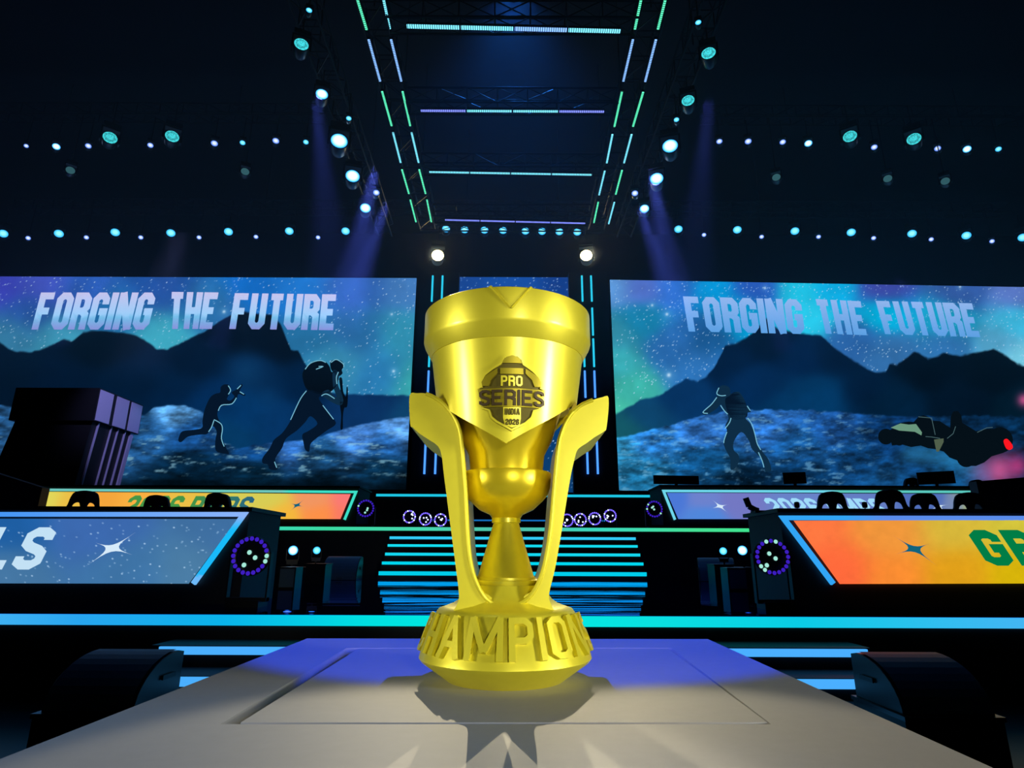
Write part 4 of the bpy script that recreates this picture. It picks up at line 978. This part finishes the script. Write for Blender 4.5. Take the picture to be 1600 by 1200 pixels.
# LED line trusses running into the depth
def bat_pts(a, b, Z): return PZ(a[0], a[1], Z), PZ(b[0], b[1], Z)
LZ = HZ
BC = {'g': emis_pix('batten_green', (90, 240, 185), 1.7), 'c': emis_pix('batten_cyan', (120, 225, 250), 1.8), 'b': emis_pix('batten_blue', (130, 180, 255), 1.8), 'v': emis_pix('batten_violet', (125, 140, 255), 1.7)}
def batten(a, b, m, label, group, wd=.045):
    a = Vector(a); b = Vector(b); L = (b-a).length
    t = thing('led_batten', label, 'light', tuple((a+b)/2), group)
    hs = obj('housing', MB().cbox((0, 0, .035), L, .06, .05), METAL, None)
    hs.parent = t
    e_ = obj('light_strip', MB().cbox((0, 0, 0), L-.006, wd, .02), m, None); e_.parent = t
    d = b-a; t.rotation_euler = (0, 0, math.atan2(d.y, d.x))
    return t
rowsB = {
 'left outer': [((558, -2), (573, 47)), ((576, 62), (594, 127)), ((597, 143), (612, 197)), ((614, 207), (626, 254)), ((628, 265), (639, 303)), ((641, 312), (650, 347))],
 'left inner': [((599, -2), (609, 45)), ((611, 62), (627, 127)), ((629, 143), (641, 197)), ((643, 207), (654, 254)), ((655, 265), (665, 303)), ((667, 312), (674, 347))],
 'right inner': [((1002, -2), (992, 46)), ((989, 62), (974, 127)), ((972, 143), (960, 198)), ((957, 210), (948, 255)), ((945, 267), (936, 305)), ((935, 315), (928, 348))],
 'right outer': [((1040, -2), (1028, 46)), ((1025, 62), (1008, 128)), ((1005, 144), (989, 198)), ((987, 210), (975, 255)), ((972, 266), (962, 304)), ((960, 316), (951, 350))]}
cc = {'left outer': 'gbgcgg', 'left inner': 'cbgcgg', 'right inner': 'gbgccg', 'right outer': 'gbgcgc'}
for nm, L_ in rowsB.items():
    ends = [bat_pts(a, b, LZ) for a, b in L_]
    xa = sum(p[0].x+p[1].x for p in ends)/(2*len(ends))
    for i, (p, q) in enumerate(ends):
        batten((p.x, p.y, LZ), (q.x, q.y, LZ), BC[cc[nm][i]], 'glowing LED batten in the %s overhead line, %s from the top' % (nm, ORD[i]), 'LED battens in the long overhead lines', .034)
XM = {}
for s, l in ((-1, 'left'), (1, 'right')):
    pts = [bat_pts(a, b, LZ) for k in rowsB for a, b in rowsB[k] if k.startswith(l)]
    xm = sum(p[0].x+p[1].x for p in pts)/(2*len(pts))
    truss('black lattice truss above the %s pair of long LED lines' % l, (xm, 6.2, LZ+.26), (xm, 13.8, LZ+.26), .40, chains=3); XM[l] = xm
xx_ = [((635, 33), (970, 41), 'c', 'nearest'), ((657, 166), (945, 167.5), 'v', 'second'), ((670, 262.5), (925, 267), 'c', 'third'), ((695, 338), (915, 343.5), 'v', 'farthest')]
cl4 = ['ccbc', 'vccv', 'cccc', 'vvvv']
for j, (a, b, m_, nm) in enumerate(xx_):
    p, q = bat_pts(a, b, LZ+.0); ym = (p.y+q.y)/2
    for i in range(4):
        u0, u1 = i/4+.003, (i+1)/4-.003; A = p.lerp(q, u0); B = p.lerp(q, u1)
        batten((A.x, A.y, LZ-.1), (B.x, B.y, LZ-.1), BC[cl4[j][i]], 'glowing LED batten in the %s overhead cross row, %s from the left' % (nm, ORD[i]), 'LED battens in the overhead cross rows', .06 if j == 0 else .036)
    truss('short black truss above the %s overhead LED cross row' % nm, (XM['left']+.225, ym, LZ+.12), (XM['right']-.225, ym, LZ+.12), .32, chains=0)
def zline(pts, Y): return sum(PY(x, y, Y).z for x, y in pts)/len(pts)
truss('long black truss carrying the blue lights above both screens', (-15, BY+.1, zbk), (15, BY+.1, zbk), .34, step=.6)
truss('black truss of the left middle light row', (-14, MY+.1, zm), (PY(480, 222, MY).x+.3, MY+.1, zm), .34, step=.6)
truss('black truss of the right middle light row', (PY(1120, 222, MY).x-.3, MY+.1, zm), (14, MY+.1, zm), .34, step=.6)
for s, l, a, b in ((-1, 'left', (471, 69), (571, 325)), (1, 'right', (1107, 83), (1007, 326))):
    p, q = SLL[0 if s < 0 else 1]; dd = (q-p)/(q.y-p.y); A_ = p+dd*(6.2-p.y); B_ = p+dd*(14.3-p.y)
    truss('black truss carrying the brightest lamps on the %s side' % l, (A_.x, A_.y, HZ+.30), (B_.x, B_.y, HZ+.30), .36)
truss('short black truss holding the two dazzling warm spotlights', (-2.6, 15.0, HANG[14.8][1]+.15), (2.6, 15.0, HANG[14.8][1]+.15), .3)

# ------------------------------------------------------------------ LED ring lights standing on stage and deck
RV = emis('ring_violet', (60, 30, 190), 1.0); RW = emis('ring_pale_cells', (150, 215, 200), 1.2); RWB = emis('ring_white_blue', (200, 215, 255), 2.2); RVB = emis('ring_bright_violet', (110, 90, 250), 2.0)
def ring_light(pos, R, floor_z, label, group, bright=False, lit=(), yaw=0):
    t = thing('ring_light', label, 'light', (pos.x, pos.y, floor_z), group); s = R/.2
    hd = obj('ring_head', MB().torus(tuple(pos), R, .032*s, 32, 8).lathe([(0, .0), (R, .0), (R*.95, .08*s), (R*.5, .15*s), (0, .15*s)], 24, tuple(pos), Matrix.Rotation(-PI/2, 3, 'X')), PLASTIC, t, smooth=True)
    n = 20
    for k in range(n):
        a = 2*PI*k/n; c = pos+Vector((math.cos(a)*R, -.05*s, math.sin(a)*R))
        mm = (RWB if bright else RW) if k in lit else (RVB if bright else RV)
        obj('ring_cell', MB().lathe([(0, -.012*s), (.02*s, -.008*s), (.027*s, .004*s), (0, .006*s)], 8, tuple(c), Matrix.Rotation(-PI/2, 3, 'X')), mm, hd)
    rr_ = random.Random(int(abs(pos.x)*100)); 
    for (dx, dz) in [(rr_.uniform(-.11, .11), rr_.uniform(-.11, .11)) for _ in range(4 if bright else 3)]:
        c = pos+Vector((dx*s, -.012*s, dz*s)); obj('centre_cell', MB().lathe([(0, -.01*s), (.025*s, -.006*s), (.028*s, .0), (0, .002)], 10, tuple(c), Matrix.Rotation(-PI/2, 3, 'X')), RWB if bright else RW, hd)
    mb = MB()
    for sx in (-1, 1): mb.box(pos.x+sx*R*1.18-.012*s, pos.x+sx*R*1.18+.008*s, pos.y-.03*s, pos.y+.06*s, floor_z+.04, pos.z+.04*s)
    mb.box(pos.x-R*1.22, pos.x+R*1.22, pos.y-.04*s, pos.y+.07*s, floor_z+.0+.04, floor_z+.07)
    obj('yoke', mb, METAL, t)
    obj('base_box', MB().box(pos.x-R*.95, pos.x+R*.95, pos.y-.12*s, pos.y+.16*s, floor_z, floor_z+.055), METAL, t)
def rl(px, py, Y, r, fz, label, group, **k):
    p = PY(px, py, Y); ring_light(p, r*dep(p)/F, fz, label, group, **k)
rl(393, 868.5, 5.08, 26, STZ, 'big violet ring light beside the near left desk', 'big violet ring lights', lit=(0, 19))
rl(1205, 870, 5.08, 24, STZ, 'big violet ring light beside the near right desk', 'big violet ring lights', lit=(4, 6, 12, 13))
rl(572, 794.5, 12.95, 12, DKZ, 'small violet ring light beside the far left desk', 'small violet ring lights', lit=(9,))
rl(1022, 795.5, 12.95, 11.5, DKZ, 'small violet ring light beside the far right desk', 'small violet ring lights', lit=(8, 10, 18))
for i, (x, y, l) in enumerate([(640, 807.5, 'leftmost glowing ring light on the deck behind the trophy'), (665, 811, 'second glowing ring light from the left on the deck'), (688.5, 812.5, 'third glowing ring light from the left, partly behind the left handle'),
        (886, 813, 'first glowing ring light on the deck right of the trophy'), (906.5, 812, 'second glowing ring light right of the trophy'), (929, 810.5, 'third glowing ring light right of the trophy'), (953, 806, 'rightmost glowing ring light on the deck')]):
    rl(x, y, 14.0, 9.0, DKZ, l, 'glowing ring lights along the deck', bright=True, lit=tuple(range(i, 20, 3)) if i % 2 == 0 else (1, 2, 9, 10, 14))

# ------------------------------------------------------------------ stage monitors (curved wedge speakers)
GRL = mat('dark_speaker_grille', (70, 100, 112), rough=.5, noise=.25, nscale=120)
def monitor(c, W, H, D, yaw, label, group):
    t = thing('stage_monitor', label, 'speaker', (0, 0, 0), group)
    prof = [(0, 0), (D, 0), (D, H*.95), (D*.86, H)]+[(D*.86*(1-math.sin(a)), H*math.cos(a)*1.0) for a in [PI/2*k/10 for k in range(1, 10)]]+[(0, H*.08)]
    me = curve_mesh([prof], W/2-.012, .004); obj('cabinet', map_mesh(me, lambda v: Vector((v.z, v.x, v.y))), PLASTIC, t)
    mb = MB(); P = [(D*.86*(1-math.sin(a)), H*math.cos(a)) for a in [PI/2*k/10 for k in range(0, 11)]]
    for (y0, z0), (y1, z1) in zip(P[:-1], P[1:]):
        mb.add([(-W/2+.02, y0-.008, z0+.006), (W/2-.02, y0-.008, z0+.006), (W/2-.02, y1-.008, z1+.006), (-W/2+.02, y1-.008, z1+.006)], [(0, 1, 2, 3)])
    obj('grille', mb, GRL, t)
    obj('badge', MB().box(-.06*W, .12*W, -.022, -.012, H*.06, H*.12), mat('grey_badge', (70, 90, 90), rough=.4), t)
    for sx in (-1, 1): obj('side_handle', MB().box(sx*W/2-.004, sx*W/2+.004, D*.5, D*.8, H*.45, H*.55), METAL, t)
    t.location = c; t.rotation_euler = (0, 0, yaw); return t
for sx, l, cx_ in ((-1, 'left', -1.99), (1, 'right', 2.06)):
    ml = thing('side_platform', 'low black platform at %s of the front steps under a stage monitor' % l, 'platform', (cx_, 3.3, 0))
    obj('platform_box', MB().box(cx_-.23, cx_+.23, 3.11, 3.55, 0, .23), BLACK, ml); obj('platform_cap', MB().box(cx_-.235, cx_+.235, 3.1, 3.56, .23, .25), PLASTIC, ml)
    monitor((cx_, 3.14, .25), .45, .22, .40, .0, 'large curved black stage monitor below the stage at %s' % l, 'large floor monitors')
a = PZ(553, 903, STZ); monitor((a.x, 10.1, STZ), .58, .36, .4, .0, 'curved dark stage monitor on the stage just left of the stairs', 'monitors beside the stairs')
a = PZ(1085, 904, STZ); monitor((a.x+.0, 10.1, STZ), .58, .36, .4, -.25, 'curved dark stage monitor on the stage just right of the stairs', 'monitors beside the stairs')

# ------------------------------------------------------------------ speaker boxes in front of desks
def sub(px0, px1, py0, Y, label):
    a = PY(px0, py0, Y); b = PY(px1, py0, Y); t = thing('speaker_box', label, 'speaker', ((a.x+b.x)/2, Y, STZ), 'small speaker boxes by the desks')
    z1 = a.z
    obj('box_body', MB().box(a.x, b.x, Y, Y+.25, STZ, z1), PLASTIC, t)
    obj('box_grille', MB().box(a.x+.015, b.x-.015, Y-.01, Y, STZ+.02, z1-.02), GRL, t)
sub(437, 463, 886, 7.6, 'upright dark speaker box beside the near left desk')
sub(1136, 1166, 887, 7.6, 'upright dark speaker box beside the near right desk')

# ------------------------------------------------------------------ gaming chairs
def make_chair():
    t = thing('gaming_chair', 'proto', 'chair', (0, 0, 0))
    out = bez([(-.15, .50), (-.20, .56), (-.27, .70), (-.29, .90), (-.26, .99), (-.18, 1.06), (-.155, 1.17), (-.115, 1.24), (0, 1.26), (.115, 1.24), (.155, 1.17), (.18, 1.06), (.26, .99), (.29, .90), (.27, .70), (.20, .56), (.15, .50)], 4)
    h1 = bez([(-.125, 1.0), (-.11, 1.09), (-.055, 1.11), (-.035, 1.02), (-.07, .98)], 4); h2 = [(-x, y) for x, y in h1][::-1]
    me = curve_mesh([out, h1, h2], .03, .018); obj('backrest', map_mesh(me, lambda v: Vector((v.x, .22+v.z+(v.y-.5)*.16+abs(v.x)*-.35, v.y)), .12), FABRIC, t, smooth=True)
    me = curve_mesh([bez([(-.24, -.25), (-.26, 0), (-.22, .24), (0, .26), (.22, .24), (.26, 0), (.24, -.25), (0, -.28)], 4)], .03, .03); obj('seat', map_mesh(me, lambda v: Vector((v.x, v.y, .46+v.z+abs(v.x)*.1))), FABRIC, t, smooth=True)
    for s in (-1, 1):
        obj('armrest', MB().box(s*.3-.035, s*.3+.035, -.1, .14, .66, .69).box(s*.3-.015, s*.3+.015, .0, .04, .42, .66), PLASTIC, t)
    obj('gas_lift', MB().tube((0, 0, .1), (0, 0, .42), .028, 12), METAL, t)
    for k in range(5):
        a = 2*PI*k/5+.3; e_ = (math.cos(a)*.3, math.sin(a)*.3)
        lg = obj('base_leg', MB().tube((0, 0, .11), (e_[0], e_[1], .07), .025, 8, .016), METAL, t)
        obj('castor', MB().tube((e_[0]-.02, e_[1], .03), (e_[0]+.02, e_[1], .03), .03, 10), PLASTIC, lg)
    index(t); return t
ch0 = make_chair(); first = [True]
def chair(px, ptop, Y, fz, yaw, label, group):
    o = ch0 if first[0] else copy_tree(ch0); first[0] = False
    p = PY(px, ptop, Y); o.location = (p.x, Y, fz); k = (p.z-fz)/1.26; o.scale = (k, k, k); o.rotation_euler = (0, 0, yaw); o['label'] = label; o['group'] = group; return o
for x, y, r, l in [(135, 770, .6, 'black gaming chair behind the near left desk, farthest left'), (258, 777, .2, 'black gaming chair behind the near left desk, middle one'), (357, 774, .0, 'black gaming chair behind the near left desk, nearest the stairs'),
                (1291, 772, -.3, 'black gaming chair behind the near right desk, nearest the stairs'), (1386, 769, -.5, 'black gaming chair behind the near right desk, tallest one'), (1438, 774, -.5, 'black gaming chair behind the near right desk, third from the stairs'), (1506, 773, -.5, 'black gaming chair behind the near right desk, farthest right')]:
    chair(x, y, 7.6 if x in (1438, 258) else 6.75, STZ, PI+r, l, 'gaming chairs behind the near desks')
for x, y, l in [(1411, 749, 'black chair top showing above the far right desk, left one'), (1511, 752, 'black chair top showing above the far right desk, right one')]:
    chair(x, y, 14.75, DKZ, PI, l, 'gaming chairs behind the far right desk')
# monitors and cases on / behind the far desks
def desk_monitor(px0, px1, py0, py1, Y, yaw, label, base_z):
    a = PY(px0, py0, Y); b = PY(px1, py1, Y); c = Vector(((a.x+b.x)/2, Y, base_z)); w2 = abs(b.x-a.x)/2; h = a.z-base_z
    t = thing('desk_monitor', label, 'monitor', (0, 0, 0), 'monitors on the far right desk')
    obj('screen_housing', MB().box(-w2, w2, -.02, .03, h*.25, h), PLASTIC, t)
    obj('stand', MB().box(-.03, .03, .0, .04, 0, h*.3).box(-.14, .14, -.08, .12, 0, .015), PLASTIC, t)
    t.location = c; t.rotation_euler = (0, 0, yaw)
dz = PY(1300, 762, BYY).z+.037
desk_monitor(1020, 1094, 743, 765, BYY+.35, .1, 'dark flat monitor at the inner end of the far right desk', dz)
desk_monitor(1224, 1260, 738, 765, BYY+.35, -.3, 'small dark monitor midway along the far right desk', dz)
desk_monitor(1436, 1490, 737, 765, BYY+.35, -.5, 'large tilted dark monitor toward the outer end of the far right desk', dz)
# microphone / small cameras on the near right desk
dtz = PY(1300, 803, FY).z+.036
def desk_mic(px, py, label):
    p = PY(px, py, FY+.3); t = thing('desk_microphone', label, 'microphone', (p.x, FY+.3, dtz), 'small microphones on the near right desk')
    obj('mic_stand', MB().tube((p.x, FY+.3, dtz), (p.x, FY+.3, p.z-.03), .006, 8).lathe([(0, 0), (.05, 0), (.05, .01), (0, .012)], 16, (p.x, FY+.3, dtz)), METAL, t)
    obj('mic_head', MB().lathe([(0, -.03), (.02, -.025), (.024, 0), (.02, .025), (0, .03)], 12, (p.x, FY+.3, p.z)), PLASTIC, t)
desk_mic(1245, 789, 'small microphone on the near right desk, left of the first chair'); desk_mic(1351, 789, 'small microphone on the near right desk, between two chairs')
# curved side shield of the near right desk
AY = FY+.45; p0 = PY(1165, 778, AY); p1 = PY(1180, 803, AY)
t = thing('monitor_arm', 'slender black upright arm at the inner end of the near right desk', 'stand', (p0.x, AY, dtz))
obj('arm_post', MB().path([(p1.x+.03, AY, dtz+.02), (p1.x, AY, dtz+.03), (p0.x+.025, AY, p0.z-.08), (p0.x, AY, p0.z)], .028, 10), PLASTIC, t)
obj('arm_foot', MB().box(p1.x-.02, p1.x+.26, AY-.06, AY+.06, dtz, dtz+.02), PLASTIC, t)

# ------------------------------------------------------------------ draped booths at the outer ends
BO = 11.6
GLS = mat('glossy_violet_lit_laminate', (215, 208, 240), rough=.35, metal=.4)
def bpt(x, y, Y=BO): return PY(x, y, Y)
def booth_left():
    Y0 = 14.2; fr = bpt(155, 612, Y0); xr_ = fr.x; Y1 = 16.0; xl_ = bpt(25, 606, Y0).x
    ztop_ = bpt(120, 606, Y0).z; zlid0 = bpt(155, 657, Y0).z
    t = thing('display_booth', 'dark booth with a wide lid and violet-lit stripes before the left screen', 'booth', ((xl_+xr_)/2, (Y0+Y1)/2, DKZ))
    obj('booth_lid', MB().box(xl_, xr_, Y0, Y1, zlid0, ztop_), BLACK, t)
    xt, xb = bpt(143, 660, Y0+.05).x, bpt(112, 760, Y0+.05).x; k = (zlid0-DKZ)/(zlid0-bpt(112, 760, Y0+.05).z); xf = xt+(xb-xt)*k*.8
    P = [(xl_+.1-.5, Y0+.08, DKZ), (xf, Y0+.08, DKZ), (xf, Y1-.08, DKZ), (xl_+.1-.5, Y1-.08, DKZ), (xl_+.1, Y0+.08, zlid0), (xt, Y0+.08, zlid0), (xt, Y1-.08, zlid0), (xl_+.1, Y1-.08, zlid0)]
    obj('booth_body', MB().hexa(P), BLACK, t)
    for u0, u1 in ((.02, .30), (.38, .66), (.72, .98)):
        obj('lid_stripe', MB().box(xr_, xr_+.014, Y0+(Y1-Y0)*u0, Y0+(Y1-Y0)*u1, zlid0+.02, ztop_-.03), GLS, t, label='glossy violet stripe')
    for u, wd_ in ((.12, .03), (.42, .02), (.58, .02), (.76, .03), (.93, .12)):
        yy = Y0+.08+(Y1-Y0-.16)*u
        obj('side_rib', MB().hexa([(xf, yy-wd_/2, DKZ), (xf+.04, yy-wd_/2, DKZ), (xf+.04, yy+wd_/2, DKZ), (xf, yy+wd_/2, DKZ), (xt, yy-wd_/2, zlid0), (xt+.04, yy-wd_/2, zlid0), (xt+.04, yy+wd_/2, zlid0), (xt, yy+wd_/2, zlid0)]), GLS, t, label='thin glossy rib')
    spot('booth_violet_fill', (xr_+3.2, Y0-3.0, 7.5), (xr_, (Y0+Y1)/2, zlid0), 1300, (.45, .42, 1), 24, .6, .2)  # added unseen lamp that brightens the booth stripes in violet
booth_left()
a = PY(1527, 752, 11.6); b = PY(1592, 744, 11.6)
t = thing('side_cabinet', 'tall plain black cabinet at the right edge beyond the near desk', 'cabinet', (a.x+1, 11.6, STZ))
obj('cabinet_body', MB().hexa([(a.x, 11.6, STZ), (a.x+2.6, 11.6, STZ), (a.x+2.6, 11.8, STZ), (a.x, 11.8, STZ), (a.x-.02, 11.6, a.z), (a.x+2.6, 11.6, b.z+.12), (a.x+2.6, 11.8, b.z+.12), (a.x-.02, 11.8, a.z)]), BLACK, t)
obj('cabinet_plinth', MB().box(a.x-.03, a.x+2.63, 11.57, 11.83, STZ, STZ+.08), PLASTIC, t)
a = PY(-60, 700, 11.6); b = PY(66, 762, 11.6)
t = thing('side_cabinet', 'tall plain black cabinet at the left edge above the near desk', 'cabinet', (b.x-1, 11.6, STZ))
obj('cabinet_body', MB().hexa([(b.x-2.6, 11.6, STZ), (b.x-.03, 11.6, STZ), (b.x-.03, 11.8, STZ), (b.x-2.6, 11.8, STZ), (b.x-2.6, 11.6, a.z), (b.x, 11.6, b.z), (b.x, 11.8, b.z), (b.x-2.6, 11.8, a.z)]), BLACK, t)
obj('cabinet_plinth', MB().box(b.x-2.63, b.x, 11.57, 11.83, STZ, STZ+.08), PLASTIC, t)

# ------------------------------------------------------------------ haze under the trusses
hz = bpy.data.materials.new('stage_haze'); hz.use_nodes = True; nt = hz.node_tree; nt.nodes.clear()
o_ = nt.nodes.new('ShaderNodeOutputMaterial'); v_ = nt.nodes.new('ShaderNodeVolumeScatter')
v_.inputs['Color'].default_value = (.7, .85, 1, 1); v_.inputs['Density'].default_value = HAZE; v_.inputs['Anisotropy'].default_value = .35
nt.links.new(v_.outputs[0], o_.inputs['Volume'])
h = obj('haze', MB().box(-20, 20, 5.0, 16.35, 5.2, 12.5), hz); tag(h, 'thin blue stage haze hanging among the overhead trusses', 'haze', kind='stuff')
